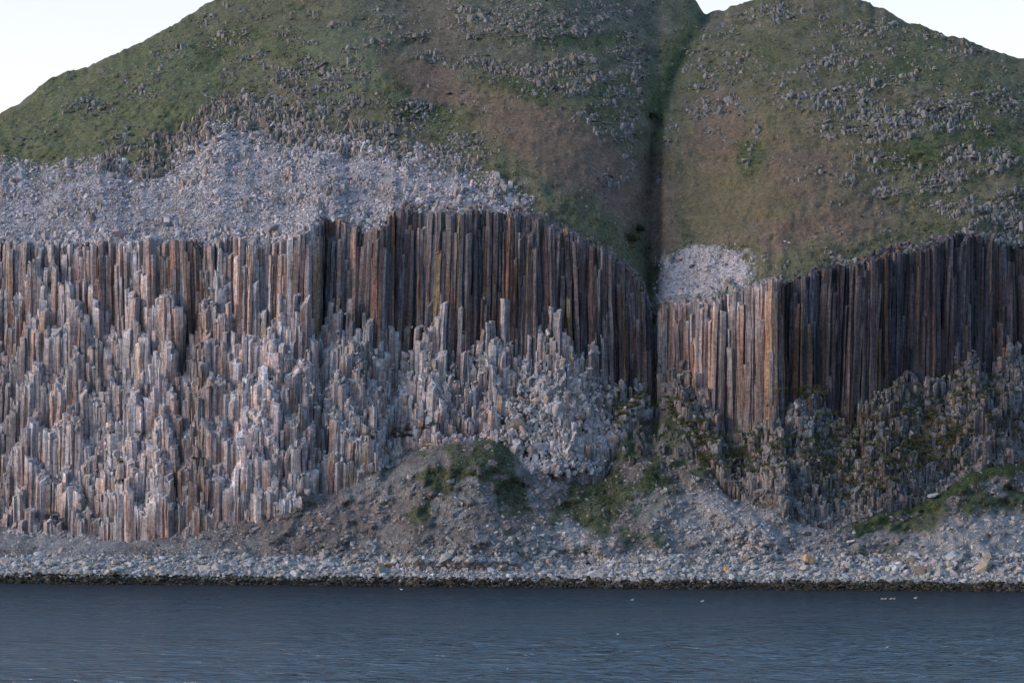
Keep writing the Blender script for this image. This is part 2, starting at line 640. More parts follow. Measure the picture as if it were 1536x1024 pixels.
# small-scale roughness
small = (.9 * fbm(PXg / 9., PYg / 7., seed=47) + .5 * vnoise(PXg / 3.1, PYg / 3.3, seed=48))
grow = np.clip((Sg - 1.2) / .6, 0, 1)
Yt = Yt + small * grow * np.where(Sg > 5, 1.3, 1.0)
kk = Yt / Yg
Xt = (PXg - HX) / FPX * Yt
Zt = CAMH + (Zg - CAMH) * kk
Zt = np.where(Sg <= 1.0, Zg, Zt)


def ell(px, py, cx, cy, rx, ry, ang=0, soft=.55):
    a = math.radians(ang)
    dx, dy = px - cx, py - cy
    u = (dx * math.cos(a) + dy * math.sin(a)) / rx
    v = (-dx * math.sin(a) + dy * math.cos(a)) / ry
    return 1 - smooth(soft, 1.3, np.hypot(u, v))


GREEN, DGREEN, OLIVE = np.array((.078, .094, .054)), np.array((.046, .060, .036)), np.array((.105, .098, .066))
HEATH, RUST, GREY = np.array((.118, .089, .073)), np.array((.128, .094, .078)), np.array((.20, .19, .195))
PALE, DIRT, BEACH = np.array((.37, .345, .375)), np.array((.140, .125, .123)), np.array((.34, .33, .345))
WET = np.array((.035, .030, .024))


def ground_colour(px, py, sg):
    wx = px + 16 * fbm(px / 30., py / 24., seed=60)
    wy = py + 12 * fbm(px / 34., py / 26., seed=61)
    n = fbm(px / 60., py / 34., seed=62)
    n2 = fbm(px / 18., py / 11., seed=63)
    c = np.zeros(px.shape + (3,)) + GREEN

    def lay(col, w):
        nonlocal c
        c = lerp(c, col, np.clip(w, 0, 1)[..., None])
    lay(OLIVE, .5 + .5 * n)
    lay(DGREEN, .55 * smooth(.0, .6, -n2 + .4 * n))
    lay(GREY * .8, .45 * smooth(.25, .7, fbm(px / 7., py / 5., seed=64)) * smooth(-.2, .5, n))
    # left dome: fresher green, greyer towards its right shoulder
    lay(np.array((.092, .115, .060)), .7 * ell(wx, wy, 170, 160, 260, 110, -20))
    lay(np.array((.085, .112, .072)), .7 * ell(wx, wy, 510, 90, 70, 80))
    lay(np.array((.085, .095, .085)), .55 * ell(wx, wy, 760, 20, 260, 90))
    # brown heath of the amphitheatre and the right hill
    lay(HEATH, .35 * ell(wx, wy, 640, 60, 60, 60, 60))
    for e in ((640, 125, 75, 26, 20), (850, 222, 150, 56, 27), (930, 290, 60, 50, 40), (990, 330, 26, 90, 0)):
        lay(HEATH, .85 * ell(wx, wy, *e))
    lay(np.array((.115, .10, .062)), .75 * ell(wx, wy, 1130, 260, 170, 130, 10))
    for e in ((1250, 325, 90, 28, -8), (1190, 345, 90, 24, -6), (1200, 250, 60, 40, 0), (1070, 190, 50, 60, 0)):
        lay(RUST, .55 * ell(wx, wy, *e))
    for e in ((1015, 70, 22, 60, 20), (985, 130, 16, 60, 10), (1340, 105, 90, 20, 0), (1440, 190, 80, 22, 8), (1115, 225, 26, 30, 0), (620, 165, 60, 18, 15),
              (860, 60, 110, 16, 0), (1360, 232, 60, 18, 10), (330, 70, 60, 24, -30), (780, 130, 60, 16, 10), (1500, 215, 60, 14, 8)):
        lay(np.array((.056, .078, .038)), .8 * ell(wx, wy, *e))
    xg_ = np.interp(wy, GULLY[:, 0], GULLY[:, 1])
    lay(DGREEN * .85, .55 * (1 - smooth(3, 9, np.abs(px - xg_ + 3 * n2))) * (py < 300))
    lay(np.array((.045, .05, .035)), .5 * ell(wx, wy, 948, 375, 22, 60, -12))
    lay(np.array((.07, .05, .045)), .7 * ell(wx, wy, 968, 300, 12, 90, 2))
    # white bench
    bx = ell(wx, wy, 330, 300, 470, 85, 2, .85)
    bw = np.clip((5.98 - sg + .10 * n2 + .05 * n) / .1, 0, 1) * (px < 800) * (sg > 5)
    lay(PALE * (.95 + .16 * n2[..., None]), bw)
    lay(np.array((.21, .18, .17)), bw * .7 * smooth(.25, .6, fbm(px / 46., py / 16., seed=65)))
    lay(np.array((.085, .092, .06)), bw * .7 * smooth(.35, .6, fbm(px / 30., py / 12., seed=66)) * smooth(5.3, 5.9, sg))
    lay(PALE * .9, smooth(.35, .6, ell(wx, wy, 1052, 414, 84, 42, -10, .6) + .35 * n2) * (px > 984))
    # cliff backing
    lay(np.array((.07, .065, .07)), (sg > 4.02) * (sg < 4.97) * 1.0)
    # talus
    t = (sg > 3) * (sg <= 4.02) * 1.0
    lay(lerp(DIRT, BEACH * .75, np.clip(.4 + .6 * n2, 0, 1)[..., None]), t)
    lay(np.array((.165, .132, .128)), .6 * t * ell(wx, wy, 480, 790, 150, 40, -8))
    for e in ((690, 690, 60, 22, 10), (740, 690, 50, 30, 60), (770, 760, 22, 50, -8), (890, 760, 46, 50, 20), (940, 740, 60, 40, 20), (1000, 740, 22, 60, -6),
              (850, 780, 40, 24, 10), (960, 690, 60, 22, 0), (620, 780, 20, 30, 0), (650, 720, 30, 20, 0), (400, 768, 40, 6, -12), (540, 716, 60, 5, -16),
              (1320, 755, 90, 10, -28), (1440, 708, 90, 16, -12), (1500, 770, 20, 40, -30), (1400, 760, 90, 26, -20), (1320, 830, 40, 8, -10), (1536, 730, 30, 40, 0),
              (1020, 700, 60, 20, 0), (980, 800, 40, 18, 0), (980, 625, 60, 30, 0), (960, 690, 40, 60, 0), (990, 660, 50, 40, 0)):
        lay(np.array((.060, .074, .036)) * (1 + .25 * n2[..., None]), .85 * t * smooth(.1, .6, ell(wx, wy, *e)) * smooth(-.55, -.05, n2 + .5 * n))
    # gravel cones, then the beach
    for e in ((820, 812, 60, 26, 0), (880, 815, 70, 22, 15), (1110, 790, 150, 44, 12), (1480, 800, 120, 36, -6), (60, 815, 160, 16, 2)):
        lay(BEACH * .92, .8 * ell(wx, wy, *e) * (sg > 2.5) * (sg < 4.02))
    lay(BEACH, ((sg > 1.9) & (sg <= 3.0)) * 1.0)
    lay(BEACH, (1 - smooth(3.0, 3.10, sg + .05 * n2)) * (sg > 2))
    lay(np.array((.055, .072, .032)), .95 * t * smooth(-.2, .25, 14 + 8 * n2 - np.abs(py - at(FOOT, px) - 12)) * (px > 1282))
    lay(np.array((.40, .38, .38)), .6 * (np.abs(py - (844 + (px - 1380) * .004)) < 2.2) * (px > 1220))
    lay(WET, (1 - smooth(1.55, 1.9, sg + .15 * n2)) * 1.0)
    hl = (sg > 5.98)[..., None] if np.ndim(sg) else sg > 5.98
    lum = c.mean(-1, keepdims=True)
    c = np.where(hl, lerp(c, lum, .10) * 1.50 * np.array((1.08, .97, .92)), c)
    return c


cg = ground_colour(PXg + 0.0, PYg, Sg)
nr, nc = Yt.shape
idx = np.arange(nr * nc).reshape(nr, nc)
quads = np.stack([idx[:-1, :-1], idx[:-1, 1:], idx[1:, 1:], idx[1:, :-1]], -1).reshape(-1, 4)
Vg = np.stack([Xt, Yt, Zt], -1)
# split the sheet: shore ground below the cliff, hillside above it
r_cut = sum(segs[:4]) + 4
qa = quads.reshape(nr - 1, nc - 1, 4)


def sheet(name, r0, r1, kind='structure'):
    V = Vg[r0:r1 + 1].reshape(-1, 3)
    T = qa[r0:r1].reshape(-1, 4) - r0 * nc
    return link(name, mesh_from(name, V, T, cg[r0:r1 + 1].reshape(-1, 3), True), M_GROUND, kind=kind)


sheet("shore", 0, r_cut)
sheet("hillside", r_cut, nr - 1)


def on_ground(px, py):
    """3-D place on the ground sheet for a bearing; also the sheet's segment number"""
    px = np.asarray(px, float)
    py = np.asarray(py, float)
    ci = np.clip(np.round((px - PX[0]) / 3.0).astype(int), 0, nc - 1)
    out = np.empty((len(px), 3))
    sg = np.empty(len(px))
    order = np.argsort(ci)
    for c in np.unique(ci):
        m = np.where(ci == c)[0]
        yy = PYg[::-1, c]
        # PY falls with row on the visible side of the ridge
        top = r_top
        rows = np.arange(top)
        ysel = PYg[:top, c][::-1]
        Yv = np.interp(py[m], ysel, Yt[:top, c][::-1])
        sg[m] = np.interp(py[m], ysel, Sg[:top, c][::-1])
        out[m, 1] = Yv
    out[:, 0] = (px - HX) / FPX * out[:, 1]
    out[:, 2] = zray(py, out[:, 1])
    return out, sg


r_top = sum(segs[:7]) + 1

# ------------------------------------------------------------------ columnar cliffs
WC = 1.58


def cliff_base(px):
    P = profile(px)
    return P[4][0], P[4][1], P[5][0], P[5][1]


U = np.arange(-.335, .345, WC / 1120.)
ROWH = WC * .86
NJ = 54
I, J = np.meshgrid(np.arange(len(U)), np.arange(NJ), indexing='ij')
jx = rng.uniform(-.34, .34, I.shape) * WC
jy = rng.uniform(-.22, .22, I.shape) * WC
Xc0 = U[I] * 1120. + (J % 2) * WC * .5 + jx
pxc = HX + FPX * Xc0 / 1120.
for _ in range(2):
    yf, zf, yr, zr = cliff_base(pxc.ravel())
    pxc = HX + FPX * Xc0 / ((yf + yr) * .5).reshape(I.shape)
yf, zf, yr, zr = [a.reshape(I.shape) for a in (yf, zf, yr, zr)]
dd = yr - yf
dcol = J * ROWH + jy - .6
butt = 5.0 * fbm(Xc0 / 26., 0.0, seed=80) + 2.4 * fbm(Xc0 / 9., 0.0, seed=81)
butt = butt * np.clip(dd / 30., .2, 1)
tc = (dcol + butt * np.clip(1 - dcol / dd, 0, 1)) / dd
vf = tab(VFR, pxc) + .06 * fbm(pxc / 40., 0, seed=82)
F = shape_F(tc, vf)
sheer = smooth(.80, .86, tc)
def cellrand(x, y, sx, sy, seed):
    wx = x / sx + .8 * vnoise(x / sx * .7, y / sy * .7, seed=seed + 1)
    wy = y / sy + .8 * vnoise(x / sx * .7, y / sy * .7, seed=seed + 2)
    ix, iy = np.floor(wx).astype(np.int64), np.floor(wy).astype(np.int64)
    return _hash(ix, iy, np.zeros_like(ix), seed) * 2 - 1


def cellfrac(x, y, sx, sy, seed):
    wy = y / sy + .8 * vnoise(x / sx * .7, y / sy * .7, seed=seed + 2) + .9 * _hash(np.floor(x / sx + .8 * vnoise(x / sx * .7, y / sy * .7, seed=seed + 1)).astype(np.int64), 0, 0, seed + 5)
    return wy - np.floor(wy) - .5


clus = cellrand(Xc0, dcol, 4.6, 3.4, 301)
clus2 = cellrand(Xc0, dcol, 10., 6.5, 307)
vf = np.clip(tab(VFR, pxc) + .10 * fbm(pxc / 45., 0, seed=82) + .05 * clus2, .1, .85)
tq = tc - .75 * cellfrac(Xc0, dcol, 10., 6.5, 307) * 6.5 / dd * (tc < .80)
F = shape_F(np.where(tc < .80, np.minimum(tq, .80), tc), vf)
RUB = [(140, 640, 75, 85), (440, 600, 90, 60), (290, 480, 60, 34), (600, 570, 150, 50), (500, 640, 60, 60), (130, 430, 120, 30), (860, 600, 90, 60), (90, 760, 60, 30)]
tpyc = HY - FPX * (zf + F * (zr - zf) - CAMH) / (yf + dcol)
rub = np.zeros_like(tpyc)
for cx, cy, rx, ry in RUB:
    rub = np.maximum(rub, ell(pxc, tpyc, cx, cy, rx, ry))
rub = np.where((pxc > 985) & (tc < .8), .9, rub)
rsig = .40 + 1.9 * rub
nz = (6.0 * fbm(Xc0 / 22., dcol / 9., seed=83, octv=3) + 1.7 * clus + 3.6 * clus2 + rng.normal(0, 1, I.shape) * rsig + 5.0 * (rng.random(I.shape) < .05))
climb = smooth(.50, .82, tc) * (1 - sheer) * vf * (zr - zf) * (np.interp(pxc, [450, 600, 960, 985], [.42, .34, .25, .06]) * np.clip(.5 + .5 * clus, 0, 1) ** 4 + np.interp(pxc, [960, 990], [.40, .1]) * rng.random(I.shape) ** 7)
rimj = rng.normal(0, .7, I.shape) + 1.8 * vnoise(Xc0 / 8., dcol / 6., seed=84) + .9 * clus - rng.uniform(3, 34, I.shape) * (rng.random(I.shape) < .18) * (tc < .92) - 10. * smooth(.2, .7, clus) * (tc < .92)
Ztop = zf + F * (zr - zf) + climb + nz * (1 - sheer) * np.clip(F * 6 + .25, .25, 1) + rimj * sheer
rimj = (rimj + 2.2 * cellrand(Xc0, 0 * Xc0, 9., 5., 331)) * np.where(pxc < 470, 1.6, 1.0)
Ztop = np.minimum(Ztop, zr + 2.6)
Yc = yf + dcol + sheer * (1.8 * cellrand(Xc0, 0 * Xc0, 6.5, 5., 317) + 2.2 * fbm(Xc0 / 11., 0, seed=319))
keep = (tc < 1.0 + 7.0 / dd) & (tc > -.12)
Zbase0 = zf - 6
# rear-row columns: no higher than the bench slope behind the rim
Ztop = np.where(tc > 1, zr + (Yc - yr) * .55 + rimj * .8, Ztop)
Zk = np.where(keep, Ztop, 1e9)
# lowest neighbour in front decides how far down a column is seen
zmin = Zk.copy()
for di in (-2, -1, 0, 1, 2):
    for dj in (-2, -1, 0):
        sh = np.roll(np.roll(Zk, -di, 0), -dj, 1)
        if dj < 0:
            sh[:, :(-dj)] = 1e9
            lo = np.where(J + dj < 0, zf - 4, sh)
        else:
            lo = sh
        zmin = np.minimum(zmin, np.where(lo > 1e8, zf - 4, lo))
zlow = np.minimum(zmin, Ztop) - 4.0
zlow = np.maximum(zlow, zf - 6)
zlow = np.minimum(zlow, Ztop - 2.0)
sel = np.where(keep.ravel())[0]
print("columns", len(sel))


def column_geo(i):
    """one irregular basalt column: jointed shaft with a broken cap; returns verts, tris, colours"""
    x, y, zt, zb = Xc0.flat[i], Yc.flat[i], Ztop.flat[i], zlow.flat[i]
    px = pxc.flat[i]
    t = tc.flat[i]
    Fh = (zt - zf.flat[i]) / max(1., zr.flat[i] - zf.flat[i])
    r = random
    k = r.choice((4, 4, 5, 5, 6))
    rad = WC * min(1.7, max(.5, r.lognormvariate(-.20, .24) if t > .8 else r.lognormvariate(-.06, .36)))
    a0 = r.uniform(0, 6.28)
    ang = np.array([a0 + (q + r.uniform(-.30, .30)) * 6.2832 / k for q in range(k)])
    rr = np.array([rad * r.uniform(.86, 1.12) for q in range(k)])
    L = zt - zb
    ns = max(2, min(9, int(L / r.uniform(3.5, 7.5)) + 1))
    lx = r.gauss(0, .018) + .02 * math.sin(x / 40.)
    ly = r.uniform(-.01, .03)
    zs = [zt + r.uniform(0, .2), zt - .10 - r.random() * .25]
    zs += sorted([zt - .7 - (L - .7) * (q + r.uniform(-.3, .3)) / ns for q in range(1, ns)], reverse=True) + [zb]
    tx, ty = r.gauss(0, .38), r.gauss(.5, .38)
    V = []
    for q, z in enumerate(zs):
        s = .95 if q == 0 else (1.0 + (0.07 * (q > 1)) * r.uniform(-1, 1.4))
        ox, oy = r.gauss(0, .13), r.gauss(0, .13)
        dz = (tx * np.cos(ang) + ty * np.sin(ang)) * rr * s if q < 2 else 0
        jj = np.array([r.gauss(0, .10) for _ in range(k)])
        V.append(np.stack([x + lx * (zt - z) + ox + np.cos(ang) * rr * s + jj, y - ly * (zt - z) + oy + np.sin(ang) * rr * s, z + dz + jj * 2 * (q > 1)], 1))
    V = np.concatenate(V)
    nrg = len(zs)
    T = []
    for q in range(nrg - 1):
        for p in range(k):
            a, b = q * k + p, q * k + (p + 1) % k
            T.append((a, a + k, b))
            T.append((b, a + k, b + k))
    for p in range(1, k - 1):
        T.append((0, p, p + 1))
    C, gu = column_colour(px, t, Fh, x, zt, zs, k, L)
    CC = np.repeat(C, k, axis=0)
    return V, np.array(T), CC


def pick(ws):
    s = random.random() * sum(w for w, c in ws)
    for w, c in ws:
        s -= w
        if s <= 0:
            return np.array(c)
    return np.array(ws[-1][1])


LILAC, PINK, ORANGE, OCHRE = (.285, .275, .31), (.33, .25, .25), (.34, .225, .17), (.27, .195, .10)
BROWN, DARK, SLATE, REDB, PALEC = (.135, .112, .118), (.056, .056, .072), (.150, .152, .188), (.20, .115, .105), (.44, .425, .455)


def column_colour(px, t, Fh, x, zt, zs, k, L):
    r = random
    clump = float(fbm(x / 9., 0., seed=90, octv=2))
    top = np.array(PALEC)
    if px < 470:                                   # pale left cliff
        up = t > .80
        c = pick([(4, LILAC), (4.2 if up else 2.2, PINK), (2.2 if up else .9, ORANGE), (.6, SLATE), (.8, PALEC), (.4, BROWN), (.25, OCHRE)])
        white, g = .72, (.32 + .55 * max(0., float(fbm(x / 30., zt / 24., seed=95, octv=2)) + .4)) if not up else .35
    elif px < 978:                                 # middle: dark sheer colonnade over a pale broken foot
        up = t > .80
        if up:
            w = smooth(560, 640, px)
            c = pick([(2.2 * (1 - w) + .8, SLATE), (2.4, BROWN), (1.3, (.20, .17, .18)), (1.3, OCHRE if px > 640 else ORANGE), (2.4, DARK), (1.5 if px > 880 else .5, REDB), (.7, (.25, .20, .20))])
            white, g = .25, .40
            top = np.array((.30, .29, .31))
        else:
            c = pick([(3, LILAC), (1.6, SLATE), (1, PALEC), (.9, PINK), (.6, BROWN), (.5, OCHRE)])
            white, g = .75, .32 + .5 * max(0., float(fbm(x / 30., zt / 24., seed=95, octv=2)) + .4)
            if px > 860 and Fh > .45:
                c = c * .7
    elif px < 1172:                                # pinkish buttress right of the gully
        up = t > .80
        c = pick([(2, (.235, .195, .20)), (1.4, (.27, .19, .18)), (1, (.29, .20, .155)), (1.2, SLATE), (.7, BROWN), (.8, (.33, .31, .33))]) if up else pick([(2, (.12, .12, .135)), (2, (.11, .095, .09)), (1, (.16, .155, .16)), (1, DARK)])
        white, g = .35, .45
        if not up:
            top = np.array((.25, .25, .25))
    else:                                          # dark right cliff: wet stain, plus shade of the averted face put into the colour
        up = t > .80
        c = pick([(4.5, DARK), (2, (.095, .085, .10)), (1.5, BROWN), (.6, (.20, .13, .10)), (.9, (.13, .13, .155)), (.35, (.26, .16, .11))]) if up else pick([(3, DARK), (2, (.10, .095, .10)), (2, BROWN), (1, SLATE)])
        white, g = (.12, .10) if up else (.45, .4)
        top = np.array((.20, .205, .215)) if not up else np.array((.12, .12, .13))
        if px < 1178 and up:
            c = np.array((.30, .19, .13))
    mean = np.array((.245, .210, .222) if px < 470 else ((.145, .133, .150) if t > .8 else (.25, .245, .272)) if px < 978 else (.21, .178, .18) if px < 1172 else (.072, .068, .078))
    c = c * (1 + .22 * float(fbm(x / 45., zt / 40., seed=94, octv=2)))
    c = lerp(c, mean, (.22 if up else .36) if px < 470 else .20)
    if 1157 < px < 1170 and t > .80 and Fh > .9:
        c = np.array((.36, .245, .185))
    g2 = float(fbm(x / 26., (zt - zs[-1]) / 30., seed=93, octv=2))
    c = c * (1 + .18 * clump + .2 * g2) * r.uniform(.86, 1.14)
    n = len(zs)
    C = np.ones((n, 4))
    for q, z in enumerate(zs):
        dz = zt - z
        f = white * math.exp(-max(0, dz - .4) / ((2.2 + 2.0 * r.random()) * (1 + 1.5 * max(0., g2)))) if q > 1 else white
        C[q, :3] = lerp(c * (.95 + .1 * r.random()), top * r.uniform(.85, 1.1) * (1.08 + .45 * g2), min(1., f))
        C[q, 3] = g * (math.exp(-dz / 14.) * .7 + .3)
    return C, g


# choose the free-standing columns that show largest as parts of their own
exposed = (Ztop - zmin).ravel()
inframe = (pxc.ravel() > 4) & (pxc.ravel() < 1532)
CLIFFS = [
    ("sea_cliff", -1e9, 978, "tall pale columnar basalt cliff on the left, white-stained and broken into stepped pillars", 70),
    ("sea_cliff", 978, 1e9, "darker columnar basalt cliff right of the gully, sheer columns above mossy rock terraces", 50),
]
TOPS = []
for nm, x0, x1, lab, nparts in CLIFFS:
    ids = [i for i in sel if x0 <= pxc.flat[i] < x1]
    cand = [i for i in ids if inframe[i] and tc.flat[i] < .80 and 8 < exposed[i] < 60 and Ztop.flat[i] - zf.flat[i] > 6]
    cand.sort(key=lambda i: -exposed[i])
    ones = set(cand[:nparts])
    B = Batch()
    sing = []
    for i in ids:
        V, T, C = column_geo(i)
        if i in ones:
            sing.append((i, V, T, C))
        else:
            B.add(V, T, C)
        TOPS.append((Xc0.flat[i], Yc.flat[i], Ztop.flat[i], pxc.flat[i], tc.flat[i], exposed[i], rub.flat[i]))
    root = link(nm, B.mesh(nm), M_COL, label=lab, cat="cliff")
    for i, V, T, C in sing:
        org = np.array((Xc0.flat[i], Yc.flat[i], zlow.flat[i]))
        o = link("rock_column", mesh_from("rock_column", V - org, T, C), M_COL, root)
        o.location = org
TOPS = np.array(TOPS)


# ------------------------------------------------------------------ loose blocks lying on the broken cliff
def jit(c, n, v=.18, hue=.018):
    c = np.broadcast_to(np.asarray(c, float), (n, 3))
    return np.clip(c * (1 + rng.normal(0, v, (n, 1))) * (1 + rng.normal(0, hue, (n, 3))), .01, .8)


def turns(n, lean=.3):
    return np.stack([rng.normal(0, lean, n), rng.normal(0, lean, n), rng.uniform(0, 6.28, n)], 1)


B = Batch()
m = (TOPS[:, 4] < .84) & (TOPS[:, 2] > 6)
tp = TOPS[m]
rep = np.repeat(np.arange(len(tp)), np.floor(rng.uniform(0, 1.3 + np.where(tp[:, 3] > 985, 3.2, 3.2) * tp[:, 6])).astype(int))
P = tp[rep][:, :3] + np.stack([rng.normal(0, .8, len(rep)), rng.normal(-.4, .7, len(rep)), rng.uniform(-.1, .5, len(rep))], 1)
s = rng.lognormal(-.28, .42, len(rep))
S = np.stack([s, s * rng.uniform(.7, 1, len(rep)), s * rng.uniform(.6, 1.3, len(rep))], 1)
pxx = tp[rep][:, 3]
base = np.where((pxx < 978)[:, None], np.array((.37, .35, .37)), np.array((.13, .125, .128)) * (1 + .7 * rng.random((len(rep), 1)) ** 2))
scatter(B, ROCKS + STUBS, P, S, turns(len(rep), .5), jit(base, len(rep)))
# jumble of big blocks heaped under the middle of the cliff
n = 5200
qx = rng.uniform(740, 935, n)
qy = rng.uniform(560, 712, n)
dens = np.maximum(ell(qx, qy, 845, 640, 75, 78, 0, .6), ell(qx, qy, 800, 690, 60, 30, 30, .6)) * (.7 + .5 * fbm(qx / 18., qy / 18., seed=91))
ok = rng.random(n) < dens * 1.1
qx, qy = qx[ok], qy[ok]
ex, ey = level(qx, qy)
fy_, fz_, ry_, rz_ = cliff_base(ex)
Yp = fy_ + 5
for _ in range(4):
    Fp = np.clip((zray(ey, Yp) - fz_) / (rz_ - fz_), 0, 1)
    Yp = fy_ + .80 * np.clip(Fp / (1 - tab(VFR, ex)), 0, 1) * (ry_ - fy_) - 1.5
Yp = Yp - 4.5 * np.sin(np.clip((qx - 740) / 195, 0, 1) * math.pi) + 2 * fbm(qx / 22., qy / 22., seed=92)
P = np.stack([(ex - HX) / FPX * Yp, Yp, zray(ey, Yp)], 1)
s = rng.lognormal(.0, .42, len(P))
S = np.stack([s, s * rng.uniform(.8, 1.3, len(P)), s * rng.uniform(.7, 1.4, len(P))], 1)
pile_col = lerp(np.array((.36, .34, .36)), np.array((.33, .25, .21)), (rng.random(len(P)) < .2)[:, None] * .7)
scatter(B, ROCKS + STUBS, P, S, turns(len(P), .45), jit(pile_col, len(P), .2))
link("fallen_blocks", B.mesh("fallen_blocks"), M_SCREE, label="broken pale blocks strewn over the ledges of the cliff", cat="rocks", kind="stuff")

# ------------------------------------------------------------------ outcrops, scree, talus stones, beach
OUT = [(300, 200, 140, 26, -4, 1.0), (200, 205, 40, 16, 0, .9), (480, 130, 100, 50, 10, .75), (430, 165, 120, 24, 8, .9), (400, 60, 120, 60, -15, .55), (350, 25, 60, 30, 0, .6), (250, 85, 70, 14, -20, .5),
       (700, 95, 90, 16, 8, .9), (840, 115, 120, 34, 4, .95), (930, 120, 40, 80, 10, .9), (620, 185, 60, 36, 10, .6), (700, 220, 70, 30, 25, .7), (560, 210, 60, 30, 10, .8),
       (905, 190, 70, 20, 28, .9), (920, 265, 36, 26, 10, .6), (760, 290, 50, 20, 35, .5), (850, 350, 70, 10, 34, .5), (600, 30, 60, 60, 0, .6), (760, 35, 140, 40, 0, .6), (900, 30, 80, 30, 0, .7),
       (1090, 60, 70, 40, 0, .5), (1150, 20, 70, 26, 0, .7), (1270, 85, 110, 28, -4, .85), (1220, 75, 40, 16, 0, .8), (1335, 115, 80, 22, -14, .9), (1240, 155, 100, 18, -4, .8), (1310, 190, 100, 34, -8, 1.0),
       (1420, 175, 90, 34, 0, .85), (1500, 150, 50, 40, 0, .6), (1400, 265, 60, 24, 4, 1.0), (1310, 260, 90, 40, 16, .7), (1470, 235, 80, 22, 8, .8), (1340, 285, 50, 16, 0, .7), (1440, 310, 80, 30, 20, .8),
       (1510, 320, 50, 50, 0, 1.0), (1290, 40, 120, 22, 6, .7), (1430, 70, 90, 20, 14, .6), (1105, 155, 8, 24, -25, 2.2), (1134, 196, 6, 20, 0, 2.2), (1121, 240, 5, 18, 8, 1.6), (1070, 205, 40, 20, 0, .5),
       (1205, 270, 30, 10, 0, .7), (946, 150, 16, 100, 8, 1.15), (946, 240, 14, 34, 0, 1.0), (1000, 215, 10, 60, 10, .5), (520, 60, 120, 60, 0, .6), (180, 140, 120, 30, -25, .35), (80, 180, 70, 30, -20, .35), (1200, 120, 140, 60, 0, .45), (1050, 140, 60, 60, 0, .4), (1300, 400, 160, 8, -12, 1.0), (1400, 372, 60, 8, -14, 1.0)]


def out_density(px, py):
    d = np.zeros_like(px)
    for cx, cy, rx, ry, a, w in OUT:
        d = np.maximum(d, w * ell(px, py, cx, cy, rx, ry, a, .45))
    return d


def sample(n, x0, x1, y0, y1, seed=0):
    px = rng.uniform(x0, x1, n)
    py = rng.uniform(y0, y1, n)
    return px, py


def place(px, py):
    lx, ly = level(px, py)
    return on_ground(lx, ly)


# outcrops on the hill
n = 230000
px, py = sample(n, -420, 1940, -110, 440)
lump = fbm(px / 26., py / 13., seed=70)
band = fbm(px / 120., (py + .12 * px) / 15., seed=71)
d = (out_density(px, py) * (.50 + 1.1 * lump + 1.0 * band) + .30 * smooth(.0, .9, lump + .4 * band) + .15)
gx = np.interp(py, GULLY[:, 0], GULLY[:, 1])
d = d * (np.abs(px - gx) > 14) * (1 - .9 * ell(px, py, 1120, 310, 110, 70)) * (1 - .85 * ell(px, py, 850, 220, 90, 34, 26))
hit = rng.random(n) < np.clip(d, 0, 1) * .62
px, py, dk = px[hit], py[hit], d[hit]
P, sg = place(px, py)
ok = (sg > 5.98) & (sg < 6.97)
px, py, P, dk = px[ok], py[ok], P[ok], dk[ok]
print("outcrop blocks", len(P))
s = rng.lognormal(-.42, .48, len(P)) * (.42 + .75 * np.clip(dk, 0, 1.2))
B = Batch()
S = np.stack([s * rng.uniform(.9, 1.5, len(P)), s * 1.2, s * rng.uniform(.5, 1.15, len(P))], 1)
warm = np.clip(.5 + .6 * fbm(px / 40., py / 30., seed=72), 0, 1) * (1 - .5 * smooth(600, 1000, px))
cc = lerp(np.array((.180, .180, .186)), np.array((.25, .20, .16)), (warm * rng.random(len(P)))[:, None])
up = P + np.stack([0 * s, 0 * s, S[:, 2] * -.12], 1)
tall = rng.random(len(P)) < .5
scatter(B, STUBS, up[tall], S[tall], turns(tall.sum(), .26), jit(cc[tall], tall.sum(), .22))
scatter(B, ROCKS, up[~tall], S[~tall] * np.array((1.1, 1.1, .6)), turns((~tall).sum(), .4), jit(cc[~tall], (~tall).sum(), .22))
n = 110000
px, py = sample(n, -420, 1940, -110, 440)
l2 = fbm(px / 17., py / 8., seed=111, octv=3)
b2 = fbm(px / 90., (py + .10 * px) / 11., seed=112, octv=3)
d2 = smooth(.50, .95, out_density(px, py) * (.62 + .7 * l2 + .75 * b2))
gx = np.interp(py, GULLY[:, 0], GULLY[:, 1])
hit = (rng.random(n) < d2 * .75) & (np.abs(px - gx) > 14)
px, py = px[hit], py[hit]
P, sg = place(px, py)
ok = (sg > 5.98) & (sg < 6.95)
px, py, P = px[ok], py[ok], P[ok]
print("crag blocks", len(P))
s = rng.lognormal(-.10, .36, len(P))
S = np.stack([s, s * 1.1, s * rng.uniform(.9, 1.7, len(P))], 1)
wm = np.clip(.4 + .8 * fbm(px / 40., py / 24., seed=113), 0, 1) * (1 - .45 * smooth(700, 1050, px))
cc = lerp(np.array((.170, .170, .178)), np.array((.25, .195, .15)), (wm * rng.random(len(P)))[:, None])
scatter(B, STUBS, P + np.stack([0 * s, 0 * s, S[:, 2] * .1], 1), S, turns(len(P), .13), jit(cc, len(P), .2))
n = 5200
px = rng.uniform(150, 770, n)
lx, _ = level(px, 250 + 0 * px)
f = rng.random(n) ** 1.3
py = at(BENCH, lx) + 8 - f * np.interp(px, [150, 200, 420, 560, 770], [16, 46, 60, 50, 30])
keep_ = rng.random(n) < np.clip(.42 + .9 * fbm(px / 28., py / 14., seed=76), 0, 1)
px, py = px[keep_], py[keep_]
P, sg = place(px, py)
s = rng.lognormal(-.05, .38, len(P))
s = s * np.interp(px, [560, 640], [1, .75])
S = np.stack([s, s, s * rng.uniform(.9, 1.9, len(P)) * np.interp(px, [480, 640], [1, .8])], 1)
